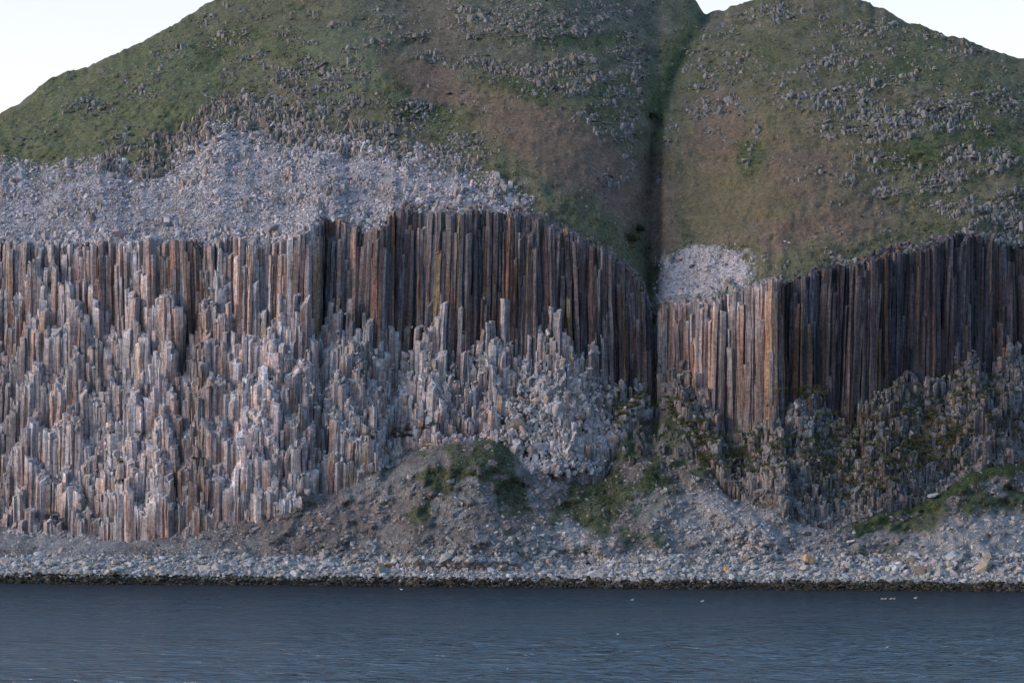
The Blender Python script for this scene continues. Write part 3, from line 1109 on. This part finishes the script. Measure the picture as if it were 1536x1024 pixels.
cc = lerp(np.array((.195, .185, .19)), np.array((.27, .20, .15)), (rng.random(len(P)) ** 1.5 * np.interp(px, [160, 340, 420], [1, .9, .45]))[:, None])
scatter(B, STUBS, P + np.stack([0 * s, 0 * s, S[:, 2] * .2], 1), S, turns(len(P), .14), jit(cc, len(P), .22))
link("rocky_outcrops", B.mesh("rocky_outcrops"), M_ROCK, label="grey and tan rock outcrops breaking through the grassy hillside", cat="rocks", kind="stuff")

# white scree of the bench, and the small pale patch right of the gully
B = Batch()
px, py = sample(64000, -420, 800, 180, 378)
P, sg = place(px, py)
ok = (sg > 5.02) & (sg < 6.04)
px, py, P = px[ok], py[ok], P[ok]
lump = fbm(px / 30., py / 16., seed=73) + .5 * fbm(px / 90., py / 22., seed=74)
s = rng.lognormal(-.62, .50, len(P)) * (.8 + .8 * smooth(-.1, .8, lump))
S = np.stack([s, s * .9, s * rng.uniform(.6, 1.1, len(P))], 1)
scatter(B, ROCKS, P, S, turns(len(P), .5), jit((.375, .342, .368), len(P), .26) * (1 + .14 * fbm(px / 50., py / 20., seed=79))[:, None])
pick_ = np.where((rng.random(len(P)) < .14 * smooth(.25, .8, lump)) | ((py > 345) & (rng.random(len(P)) < .10)))[0]
s = np.minimum(rng.lognormal(.18, .42, len(pick_)), 2.3)
S = np.stack([s * 1.05, s * 1.05, s * rng.uniform(.8, 1.6, len(pick_))], 1)
cc = lerp(np.array((.36, .345, .37)), np.array((.33, .25, .20)), (rng.random(len(pick_)) ** 3)[:, None])
scatter(B, STUBS, P[pick_], S, turns(len(pick_), .2), jit(cc, len(pick_), .15))
px, py = sample(9000, -420, 800, 190, 372)
P, sg = place(px, py)
l3 = fbm(px / 26., py / 10., seed=121) + .6 * fbm(px / 80., (py - .1 * px) / 14., seed=122)
hit = (rng.random(len(px)) < smooth(.35, .8, l3) * .9) & (sg > 5.03) & (sg < 5.97)
P = P[hit]
s = rng.lognormal(-.05, .34, len(P))
S = np.stack([s, s * 1.1, s * rng.uniform(.9, 1.7, len(P))], 1)
cc = lerp(np.array((.30, .28, .295)), np.array((.26, .20, .165)), (rng.random(len(P)) ** 2)[:, None])
scatter(B, STUBS, P, S, turns(len(P), .14), jit(cc, len(P), .2))
px, py = sample(5000, 980, 1150, 366, 462)
P, sg = place(px, py)
ok = (rng.random(len(px)) < ell(px + 22 * fbm(px / 20., py / 14., seed=77), py + 14 * fbm(px / 20., py / 14., seed=78), 1052, 414, 78, 38, -10, .6)) & (sg > 5.0)
P = P[ok]
s = rng.lognormal(-.75, .4, len(P))
scatter(B, ROCKS, P, np.stack([s, s * .9, s * .8], 1), turns(len(P), .5), jit((.43, .41, .43), len(P), .2))
link("scree", B.mesh("scree"), M_SCREE, label="pale lilac scree spread over the bench above the cliff", cat="scree", kind="stuff")

# rubble along the rims
B = Batch()
px = rng.uniform(-420, 1940, 5200)
lx, _ = level(px, 400 + 0 * px)
yf_, zf_, yr_, zr_ = cliff_base(lx)
bk = rng.uniform(-1.5, 8, len(px))
P = np.stack([(lx - HX) / FPX * (yr_ + bk), yr_ + bk, zr_ + bk * .45 + rng.uniform(-.3, .7, len(px))], 1)
s = rng.lognormal(-.1, .4, len(px))
S = np.stack([s, s, s * rng.uniform(.7, 1.6, len(px))], 1)
cc = np.where((px < 800)[:, None], np.array((.37, .35, .38)), np.where((px < 1000)[:, None], np.array((.16, .145, .13)), np.array((.175, .18, .18))))
scatter(B, ROCKS + STUBS, P, S, turns(len(px), .35), jit(cc, len(px), .2))
link("rim_rubble", B.mesh("rim_rubble"), M_ROCK, label="loose rubble along the upper edge of the cliffs", cat="rocks", kind="stuff")

# talus stones
B = Batch()
px, py = sample(76000, -420, 1940, 640, 850)
P, sg = place(px, py)
ok = (sg > 3.0) & (sg < 4.0)
px, py, P, sg = px[ok], py[ok], P[ok], sg[ok]
lx_, ly_ = level(px, py)
gc = ground_colour(lx_, ly_, sg)
keep_ = ((gc[:, 1] < gc[:, 0]) | (rng.random(len(px)) < .14)) & ((rng.random(len(px)) < .5) | (py > 826) | (px < 380) | (px > 800)) & ((rng.random(len(px)) < .45) | (px < 1290) | (py > 838)) & ((np.abs(px - 985) > 70) | (py > 690) | (rng.random(len(px)) < .1))
px, py, P, sg = px[keep_], py[keep_], P[keep_], sg[keep_]
lump = fbm(px / 24., py / 18., seed=75)
s = np.minimum(rng.lognormal(-1.08, .62, len(P)), 1.35) * (1 + .9 * smooth(.1, .7, lump)) * (1.25 - .35 * np.clip(sg - 3, 0, 1))
S = np.stack([s, s * .9, s * rng.uniform(.5, .9, len(P))], 1)
cc = lerp(np.array((.31, .295, .31)), np.array((.26, .205, .17)), (rng.random(len(P)) ** 1.6)[:, None])
lx_, ly_ = level(px, py)
cc = lerp(cc, ground_colour(lx_, ly_, sg) * 1.3, np.where((px > 360) & (px < 770), .68, .42)[:, None])
scatter(B, ROCKS, P, S, turns(len(P), .6), jit(cc, len(P), .26))
px, py = sample(420, 915, 1070, 632, 705)
hit = rng.random(420) < ell(px, py, 985, 672, 70, 34, 0, .5) * np.clip(.5 + fbm(px / 14., py / 10., seed=101), 0, 1)
P, sg = place(px[hit], py[hit])
s = rng.lognormal(.05, .35, len(P))
S = np.stack([s, s, s * rng.uniform(.9, 2.0, len(P))], 1)
scatter(B, STUBS, P, S, turns(len(P), .2), jit((.105, .10, .10), len(P), .3))
link("talus_stones", B.mesh("talus_stones"), M_SCREE, label="grey stones scattered over the talus slopes below the cliffs", cat="scree", kind="stuff")

# beach stones and the dark weedy band at the waterline
B = Batch()
px, py = sample(19000, -420, 1940, 832, 874)
P, sg = place(px, py)
ok = (sg > 1.65) & (sg < np.where((px > 380) & (px < 740), 3.04, 3.22))
px, py, P = px[ok], py[ok], P[ok]
s = rng.lognormal(-.46, .58, len(P))
S = np.stack([s, s * .9, s * rng.uniform(.55, .9, len(P))], 1)
cc = lerp(np.array((.355, .345, .365)), np.array((.32, .275, .235)), (rng.random(len(P)) ** 3)[:, None])
scatter(B, ROCKS + ROUND, P + np.array((0, 0, .1)), S, turns(len(P), .5), jit(cc, len(P), .2))
link("beach_stones", B.mesh("beach_stones"), M_SCREE, label="pale stones covering the beach", cat="stones", kind="stuff")
B = Batch()
n = 7000
px = rng.uniform(-420, 1940, n)
lx, _ = level(px, 870 + 0 * px)
ysh = shore_y(lx)
f = rng.uniform(-.12, 1, n)
Yp = ysh + f * (10.5 + 4 * vnoise(px / 40., .2, seed=96) + 2.5 * vnoise(px / 9., .2, seed=97)) - 2.5 * np.clip(vnoise(px / 17., .9, seed=98), 0, 1)
P = np.stack([(lx - HX) / FPX * Yp, Yp, np.maximum(-.15, f * 4.2) + rng.uniform(-.1, .25, n)], 1)
s = np.minimum(rng.lognormal(-.42, .5, n), 1.5) * (1 + .5 * vnoise(px / 25., 2.2, seed=95))
S = np.stack([s * 1.1, s, s * rng.uniform(.5, .85, n)], 1)
cc = lerp(np.array((.040, .034, .026)), np.array((.15, .135, .12)), (rng.random(n) ** 3 * np.clip(f + .3, 0, 1))[:, None])
scatter(B, ROCKS + ROUND, P, S, turns(n, .4), jit(cc, n, .25))
link("wet_rocks", B.mesh("wet_rocks"), M_SHORE, label="dark weed-covered rocks along the waterline", cat="rocks", kind="stuff")

# ------------------------------------------------------------------ individual boulders
BOULDER_MESHES = []
for k, (V, T) in enumerate(rock_protos(10, 22, .6, 31) + rock_protos(4, 30, .25, 32)):
    me = mesh_from("boulder", V, T)
    me.materials.append(M_BOULDER)
    BOULDER_MESHES.append(me)


def boulder(px, py, size, col, label, group=None, sx=1., sz=.8, rz=None, me=None, name="boulder"):
    P, sg = place(np.array([px]), np.array([py]))
    o = bpy.data.objects.new(name, me or random.choice(BOULDER_MESHES))
    COL.objects.link(o)
    o.location = P[0] + np.array((0, -.2 * size, size * sz * .35))
    o.scale = (size * sx, size * random.uniform(.8, 1.), size * sz)
    o.rotation_euler = (random.gauss(0, .2), random.gauss(0, .2), random.uniform(0, 6.28) if rz is None else rz)
    o.color = (*col, 1)
    o["label"] = label
    o["category"] = "boulder"
    if group:
        o["group"] = group
    return o


def rcol(base, v=.15):
    k = 1 + random.gauss(0, v)
    return tuple(max(.02, c * k * (1 + random.gauss(0, .012))) for c in base)


SPOTS = [(0, 300, "pale grey boulder on the stony beach at the foot of the broken left cliff", "boulders on the left part of the beach", 75, (838, 866)),
         (300, 690, "pale grey boulder on the beach below the bare brown side of the big talus mound", "boulders on the beach below the mound", 80, (838, 867)),
         (690, 1000, "grey boulder on the beach below the grassy gravel fans of the middle", "boulders on the middle beach", 50, (843, 869)),
         (1000, 1240, "grey boulder on the beach below the pale gravel cone right of the middle", "boulders below the gravel cone", 50, (838, 870)),
         (1240, 1536, "pale boulder on the beach below the right-hand mound", "boulders on the right part of the beach", 30, (846, 872))]
for x0, x1, lab, grp, cnt, (ya, yb) in SPOTS:
    for _ in range(cnt):
        boulder(random.uniform(x0 + 4, x1 - 4), random.uniform(ya, yb), random.lognormvariate(.42, .28), rcol((.36, .35, .37) if random.random() < .8 else (.34, .29, .24), .2), lab, grp)
SP = [(585, 848, 2.9, (.40, .28, .19), "flat tan orange slab on the beach below the big talus mound", 1.3, .5),
      (222, 838, 2.3, (.40, .26, .14), "small orange boulder on the beach below the left cliff foot", 1.2, .8),
      (1090, 856, 2.0, (.46, .30, .18), "orange boulder with a pointed top on the beach below the gravel cone", 1.0, 1.3),
      (1100, 868, 2.4, (.42, .40, .40), "large pale boulder beside the pointed orange one at the water", 1.2, .8),
      (1188, 812, 2.3, (.44, .43, .43), "white-topped boulder halfway up the pale gravel cone", 1.2, .8),
      (1131, 787, 1.8, (.40, .33, .32), "pinkish round boulder near the top of the gravel cone", 1.1, .9),
      (1143, 818, 2.6, (.33, .30, .29), "big brown-grey block in the middle of the gravel cone", 1.1, .9),
      (1274, 814, 2.4, (.42, .42, .43), "pale flat slab where the gravel cone meets the right mound", 1.5, .5),
      (1342, 857, 2.2, (.44, .44, .45), "tall white boulder on the beach left of the ruined hut", .8, 1.3),
      (1301, 866, 2.2, (.25, .19, .15), "dark brown low boulder at the top of the right beach", 1.5, .5),
      (1400, 745, 2.6, (.32, .32, .33), "big grey boulder on the grassy crest of the right mound", 1.3, .8),
      (345, 828, 3.0, (.30, .30, .31), "big grey block at the foot of the talus left of the mound", 1.2, .7),
      (476, 795, 3.0, (.27, .27, .28), "grey slab lying on the bare brown side of the talus mound", 1.5, .5),
      (675, 725, 2.2, (.31, .30, .32), "grey block on the upper front of the talus mound", 1.1, .9),
      (645, 668, 2.0, (.36, .28, .18), "tan block on the crest of the talus mound", 1.4, .7),
      (828, 832, 2.2, (.36, .36, .37), "pale boulder at the foot of the small gravel fan", 1.1, .8),
      (1104, 755, 2.3, (.29, .29, .30), "grey boulder under the low dark rocks above the gravel cone", 1.2, .8)]
for px_, py_, s_, c_, lab_, sx_, sz_ in SP:
    boulder(px_, py_, s_, c_, lab_, None, sx_, sz_)

# a squared orange block on the berm
def box_mesh(name, sx, sy, sz, rough=.06):
    bm = bmesh.new()
    bmesh.ops.create_cube(bm, size=1)
    bmesh.ops.subdivide_edges(bm, edges=bm.edges, cuts=3, use_grid_fill=True)
    for v in bm.verts:
        v.co.x = v.co.x * sx + random.gauss(0, rough)
        v.co.y = v.co.y * sy + random.gauss(0, rough)
        v.co.z = (v.co.z + .5) * sz + random.gauss(0, rough)
    me = bpy.data.meshes.new(name)
    bm.to_mesh(me)
    bm.free()
    return me


me = box_mesh("boulder", 1.0, .9, .7, .03)
me.materials.append(M_BOULDER)
boulder(1212, 847, 4.4, (.46, .31, .20), "square-cut orange block standing on the gravel berm", None, 1.0, 1.0, rz=.25, me=me)

# ------------------------------------------------------------------ ruined hut
Mhut = make_flat_mat("hut_stone", (.24, .195, .165), .9, .35)
P, _ = place(np.array([1383.]), np.array([860.]))
hut = bpy.data.objects.new("ruined_hut", None)
COL.objects.link(hut)
hut.location = P[0] + np.array((0, 0, -.3))
hut.rotation_euler = (0, 0, -.12)
hut["label"] = "small roofless brown stone hut on the right beach"
hut["category"] = "hut"
W, Dp, H = 7.4, 5.0, 3.9


def wall_part(name, sx, sy, sz, loc, mat=Mhut):
    o = link(name, box_mesh(name, sx, sy, sz, .05), mat, hut)
    o.location = loc
    return o


wall_part("front_wall", 4.6, .5, H, (-1.4, -Dp / 2, 0))
wall_part("front_wall", 1.5, .5, H * .9, (W / 2 - .75, -Dp / 2, 0))
wall_part("door_lintel", 1.5, .46, 1.3, (1.5, -Dp / 2, H - 1.5))
wall_part("rear_wall", W, .5, H * .95, (0, Dp / 2, 0))
wall_part("end_wall", .5, Dp - .6, H * 1.05, (-W / 2 + .25, 0, 0))
wall_part("end_wall", .5, Dp - .6, H * .8, (W / 2 - .25, 0, 0))

# ------------------------------------------------------------------ water
def sea():
    gx = np.concatenate([np.array([-4000, -1500, -700]), np.arange(-400, 401, .9), np.array([700, 1500, 4000])])
    gy = np.concatenate([np.array([-3000, -800, 0, 100]), np.arange(190, 420, .8), np.arange(420, 1020, 1.6), np.array([1060, 1500, 5000])])
    X, Y = np.meshgrid(gx, gy)
    near = smooth(150, 230, Y) * (1 - smooth(985, 1020, Y)) * (1 - smooth(380, 400, np.abs(X)))
    gust = .75 + .5 * fbm(X / 90., Y / 120., seed=200, octv=2)
    Z = (.30 * fbm(X / 6.5 + Y / 31., Y / 4.0, seed=201, octv=3) + .12 * fbm(X / 3.0, Y / 1.9, seed=202, octv=2)) * gust * near * (1 - .55 * smooth(330, 860, Y))
    n0, n1 = X.shape
    ix = np.arange(n0 * n1).reshape(n0, n1)
    T = np.stack([ix[:-1, :-1], ix[:-1, 1:], ix[1:, 1:], ix[1:, :-1]], -1).reshape(-1, 4)
    link("sea", mesh_from("sea", np.stack([X, Y, Z], -1).reshape(-1, 3), T, None, True), M_WATER, kind="structure")


sea()

# ------------------------------------------------------------------ sea birds
def bird_meshes():
    def loft(rings, seg=10):
        V, T = [], []
        for (x, z, ry, rz) in rings:
            for q in range(seg):
                a = q * 2 * math.pi / seg
                V.append((x, math.cos(a) * ry, z + math.sin(a) * rz))
        for r_ in range(len(rings) - 1):
            for q in range(seg):
                a, b = r_ * seg + q, r_ * seg + (q + 1) % seg
                T += [(a, b, a + seg), (b, b + seg, a + seg)]
        V = np.array(V)
        return V, np.array(T)
    body = loft([(-.62, .17, .004, .004), (-.50, .17, .05, .03), (-.32, .13, .14, .10), (-.05, .10, .19, .15), (.18, .12, .17, .15), (.32, .22, .10, .12),
                 (.38, .36, .065, .08), (.43, .44, .075, .075), (.50, .46, .06, .055), (.545, .455, .02, .02), (.55, .455, .003, .003)])
    beak = loft([(.53, .455, .028, .026), (.62, .44, .016, .016), (.70, .425, .002, .002)], 6)
    wing = loft([(.18, .18, .02, .05), (.0, .20, .035, .09), (-.25, .20, .03, .07), (-.45, .19, .012, .03)], 8)
    tip = loft([(-.44, .19, .014, .03), (-.60, .20, .008, .018), (-.72, .21, .002, .003)], 6)
    return [mesh_from(n_, V, T, None, True) for n_, (V, T) in (("body", body), ("beak", beak), ("wing", wing), ("wing_tip", tip))]


ME_B = bird_meshes()
for me, mt in zip(ME_B, (M_BIRD, M_BEAK, M_BIRD, M_TIP)):
    me.materials.append(mt)


def bird(loc, rz, label, group=None, s=1.4):
    root = bpy.data.objects.new("seabird", ME_B[0])
    COL.objects.link(root)
    root.location, root.rotation_euler, root.scale = loc, (0, 0, rz), (s, s, s)
    root["label"], root["category"] = label, "bird"
    if group:
        root["group"] = group
    bk = bpy.data.objects.new("beak", ME_B[1])
    COL.objects.link(bk)
    bk.parent = root
    for sd in (-1, 1):
        w = bpy.data.objects.new("wing", ME_B[2])
        COL.objects.link(w)
        w.parent = root
        w.location = (0, sd * .16, -.02)
        tp_ = bpy.data.objects.new("wing_tip", ME_B[3])
        COL.objects.link(tp_)
        tp_.parent = w
    return root


def on_sea(px, py):
    lx, ly = level(px, py)
    Y = CAMH * FPX / (float(ly) - HY)
    return ((float(lx) - HX) / FPX * Y, Y, -.02)


for px_, py_, lab_, g_ in [(1323, 898, "white seabird at the left end of the group of four on the dark water", None), (1328, 898, "second white seabird from the left in the group of four on the water", None),
                           (1336, 898, "third white seabird from the left in the group of four on the water", None), (1341, 898, "white seabird at the right end of the group of four on the water", None),
                           (1373, 897, "white seabird floating alone to the right of the group of four", None), (1053, 902, "white seabird floating alone right of the middle near the shore", None),
                           (948, 900, "white seabird floating alone below the middle of the shore", None), (764, 1005, "white seabird floating close to the bottom of the frame", None),
                           (602, 884, "white seabird at the water's edge below the big mound", None), (927, 951, "white seabird on open water in the middle right", None), (1330, 971, "white seabird on open water low in the right half", None)]:
    s_ = (1.0 if 1320 < px_ < 1345 else 1.25) if py_ < 920 else .6
    bird(on_sea(px_, py_), random.choice((.3, 2.9, 3.4, -.4)), lab_, g_, s_)
for px_, py_, lab_ in [(1177, 364, "left of two white birds resting on the brown grass above the right cliff"), (1183, 366, "right of two white birds resting on the brown grass above the right cliff")]:
    P, _ = place(np.array([px_]), np.array([py_]))
    bird(P[0] + np.array((0, -1.2, .3)), 2.9, lab_, None, 1.5)

# ------------------------------------------------------------------ shrubs and ledge plants
def leaf_cloud(n, rx, ry, rz, size, seed):
    r = np.random.default_rng(seed)
    d = r.normal(size=(n, 3))
    d /= np.linalg.norm(d, axis=1)[:, None]
    rad = r.uniform(.25, 1, (n, 1)) ** .5
    lob = 1 + .35 * np.array([math.sin(3 * a + seed) for a in np.arctan2(d[:, 1], d[:, 0])])[:, None]
    c = d * rad * lob * np.array((rx, ry, rz))
    c[:, 2] = np.abs(c[:, 2])
    a = r.normal(size=(n, 3))
    a /= np.linalg.norm(a, axis=1)[:, None]
    b = np.cross(a, r.normal(size=(n, 3)))
    b /= np.linalg.norm(b, axis=1)[:, None] + 1e-6
    s = size * r.uniform(.6, 1.3, (n, 1))
    V = np.stack([c - a * s, c + b * s * .5, c + a * s], 1).reshape(-1, 3)
    T = np.arange(3 * n).reshape(-1, 3)
    return V, T, np.repeat(r.uniform(.6, 1.35, n), 3)


M_LEAF = make_rock_mat("leafy_growth", .35, 1.5)
B = Batch()
PATCH = [(100, 670, 9, 9, 2), (190, 690, 12, 5, 2), (120, 695, 10, 8, 2), (70, 745, 14, 10, 2), (195, 725, 14, 5, 2), (205, 650, 14, 6, 2), (300, 690, 10, 4, 1), (355, 695, 8, 4, 1),
         (605, 655, 16, 12, 3), (640, 640, 10, 6, 1), (755, 632, 8, 6, 2), (560, 655, 8, 8, 1), (85, 775, 14, 5, 2), (180, 655, 10, 5, 2), (330, 742, 12, 4, 1), (240, 705, 8, 4, 1),
         (960, 610, 46, 24, 14), (1010, 620, 30, 24, 8), (930, 625, 22, 20, 6), (1040, 650, 30, 20, 4), (1000, 680, 50, 18, 7),
         (1220, 680, 60, 26, 8), (1300, 690, 70, 34, 12), (1380, 680, 60, 30, 9), (1200, 590, 50, 10, 5), (1280, 640, 60, 20, 5), (1340, 620, 60, 16, 5), (1400, 600, 60, 22, 8), (1470, 640, 60, 16, 7),
         (1480, 580, 50, 20, 6), (1120, 690, 60, 20, 6), (1110, 650, 30, 14, 3), (1420, 550, 40, 10, 4), (1150, 660, 22, 12, 3), (1260, 730, 50, 20, 5), (1500, 625, 40, 8, 5)]
tree_idx = TOPS
tpx = TOPS[:, 3]
tpy = HY - FPX * (TOPS[:, 2] - CAMH) / TOPS[:, 1]
for k, (cx, cy, rx, ry, dn) in enumerate(PATCH):
    lx, ly = level(cx, cy)
    w = np.where((np.abs(tpx - lx) < rx) & (np.abs(tpy - ly) < ry) & (TOPS[:, 4] < .84))[0]
    rng.shuffle(w)
    frac = .95 if cx < 1050 else .55
    for q in w[:max(1, int(len(w) * frac))]:
        V, T, l = leaf_cloud(80, 2.2, 1.7, 1.1, .50, int(q) % 97)
        col = np.array((.095, .105, .045)) if cx > 900 else np.array((.035, .036, .022))
        if random.random() < .25:
            col = np.array((.115, .095, .050))
        V = V + TOPS[q, :3] + np.array((random.gauss(0, .4), -1.0, .3))
        B.add(V, T, col[None] * l[:, None])
def cliff_surface(ex, ey, push=-1.0):
    fy_, fz_, ry_, rz_ = cliff_base(ex)
    Yp = fy_ + 5
    for _ in range(5):
        Fp = np.clip((zray(ey, Yp) - fz_) / (rz_ - fz_), -.2, 1)
        Yp = fy_ + .80 * np.clip(Fp / (1 - tab(VFR, ex)), -.1, 1) * (ry_ - fy_)
    Yp = Yp + push
    return np.stack([(ex - HX) / FPX * Yp, Yp, zray(ey, Yp)], 1)


MOSS = [(1062, 668, 20, 30, 0, .6), (1230, 690, 70, 22, 0, .45), (1310, 695, 70, 34, -20, .55), (1390, 670, 60, 26, -20, .5),
        (1350, 620, 70, 14, 0, .35), (1440, 640, 60, 14, 0, .4), (1210, 585, 40, 7, 0, .5), (1130, 680, 50, 14, 0, .4), (1490, 600, 50, 12, 0, .35), (1060, 650, 30, 10, 0, .5)]
n = 14000
mx_ = rng.uniform(900, 1560, n)
my_ = rng.uniform(560, 760, n)
dm = np.zeros(n)
for cx, cy, rx, ry, a_, w_ in MOSS:
    dm = np.maximum(dm, w_ * ell(mx_, my_, cx, cy, rx, ry, a_, .6))
dm = dm * smooth(-.5, .4, fbm(mx_ / 16., my_ / 7., seed=99) + dm * .8)
hit = rng.random(n) < dm * .8
ex, ey = level(mx_[hit], my_[hit])
PM = cliff_surface(ex, ey, -2.2)
for q in range(len(PM)):
    V, T, l = leaf_cloud(46, 2.3, 1.5, .9, .50, q % 91)
    col = np.array((.062, .082, .030)) if ex[q] < 1050 else np.array((.105, .105, .048))
    if random.random() < .3:
        col = col * np.array((1.4, 1.1, 1.0))
    B.add(V + PM[q], T, col[None] * l[:, None])
print("moss", len(PM))
link("ledge_plants", B.mesh("ledge_plants"), M_LEAF, label="dark green and olive tufts growing on the cliff ledges", cat="plants", kind="stuff")


# grass tussocks over the hill and the green parts of the talus
def tussocks():
    r = np.random.default_rng(9)
    B = Batch()
    n = 170000
    px = r.uniform(-160, 1700, n)
    py = r.uniform(-110, 760, n)
    lx, ly = level(px, py)
    P, sg = on_ground(lx, ly)
    ok = ((sg > 6.0) & (sg < 6.985)) | ((sg > 3.1) & (sg < 4))
    P, sg, lx, ly = P[ok], sg[ok], lx[ok], ly[ok]
    c = ground_colour(lx, ly, sg)
    g = c[:, 1] > c[:, 0] * .86
    dark = c.sum(1) < .36
    m = dark & (g | (r.random(len(g)) < .5))
    P, c = P[m], c[m]
    # a tuft is a low ragged cone of five blades
    k = 5
    nn = len(P)
    a = r.uniform(0, 6.28, (nn, k)) + np.arange(k) * 1.2566
    s = r.lognormal(-.45, .40, (nn, 1))
    rad = s * r.uniform(.55, 1.1, (nn, k))
    base0 = np.stack([np.cos(a - .55) * s * .35, np.sin(a - .55) * s * .35, -.2 * s + 0 * a], -1)
    base1 = np.stack([np.cos(a + .55) * s * .35, np.sin(a + .55) * s * .35, -.2 * s + 0 * a], -1)
    tip = np.stack([np.cos(a) * rad, np.sin(a) * rad, s * r.uniform(.5, 1.0, (nn, k))], -1)
    V = np.stack([base0, base1, tip], 2).reshape(nn, -1, 3) + P[:, None, :]
    T = np.arange(nn * k * 3).reshape(-1, 3)
    cc = np.repeat(c * r.lognormal(-.05, .5, (nn, 1)), k * 3, axis=0)
    B.add(V.reshape(-1, 3), T, cc)
    link("grass", B.mesh("grass"), M_LEAF, label="short rough grass growing over the hillside", cat="grass", kind="stuff")


tussocks()

for k, (px_, py_, sx_, lab_) in enumerate([(946, 360, 5.5, "dark round shrub in the bottom of the gully above the cliff"), (958, 345, 3.5, "smaller dark shrub just above the round one in the gully"),
                                           (978, 176, 4.5, "dark shrub in the narrow upper part of the gully")]):
    P, _ = place(np.array([float(px_)]), np.array([float(py_)]))
    V, T, l = leaf_cloud(1400, sx_, sx_ * .8, sx_ * .8, .42, 60 + k)
    o = link("shrub", mesh_from("shrub", V, T, np.array((.036, .042, .024))[None] * l[:, None]), M_LEAF, label=lab_, cat="shrub")
    o.location = P[0] + np.array((0, -1.5, -.6))

# ------------------------------------------------------------------ light
SUN_EL, SUN_AZ = math.radians(17), math.radians(-110)    # azimuth measured from +Y towards +X: sun to the left, a little behind the viewer
w = bpy.data.worlds.new("World")
scene.world = w
w.use_nodes = True
nt = w.node_tree
bg = nt.nodes["Background"]
sky = nt.nodes.new("ShaderNodeTexSky")
sky.sky_type = 'NISHITA'
sky.sun_disc = False
sky.sun_elevation = SUN_EL
sky.sun_rotation = SUN_AZ
sky.air_density = 1.0
sky.dust_density = 3.0
sky.ozone_density = 1.5
# thin bright cloud veil over the clear dusk sky, brightest beyond the island
tc_ = nt.nodes.new("ShaderNodeTexCoord")
sx_ = nt.nodes.new("ShaderNodeSeparateXYZ")
nt.links.new(tc_.outputs["Generated"], sx_.inputs[0])
fy = maprange(nt, sx_.outputs["Y"], -.9, .8, 0, 1)
fz = maprange(nt, sx_.outputs["Z"], .16, .55, 0, 1)
veil = mix_col(nt, fz, mix_col(nt, fy, (1.9, 2.5, 3.9), (8.2, 7.5, 7.4)), (1.4, 3.0, 5.0))
addc = nt.nodes.new("ShaderNodeVectorMath")
addc.operation = 'ADD'
nt.links.new(sky.outputs[0], addc.inputs[0])
nt.links.new(veil, addc.inputs[1])
nt.links.new(addc.outputs[0], bg.inputs["Color"])
bg.inputs["Strength"].default_value = .11
sd = bpy.data.lights.new("sun", 'SUN')
sd.energy = 1.6
sd.angle = math.radians(22)
sd.color = (1.0, .88, .83)
so = bpy.data.objects.new("sun", sd)
COL.objects.link(so)
dx, dy, dz = math.sin(SUN_AZ) * math.cos(SUN_EL), math.cos(SUN_AZ) * math.cos(SUN_EL), math.sin(SUN_EL)
from mathutils import Vector
so.rotation_euler = Vector((dx, dy, dz)).to_track_quat('Z', 'Y').to_euler()
so.location = (dx * 500, dy * 500, dz * 500)

scene.view_settings.view_transform = 'Standard'
scene.view_settings.look = 'None'
scene.view_settings.exposure = 0
scene.view_settings.gamma = 1
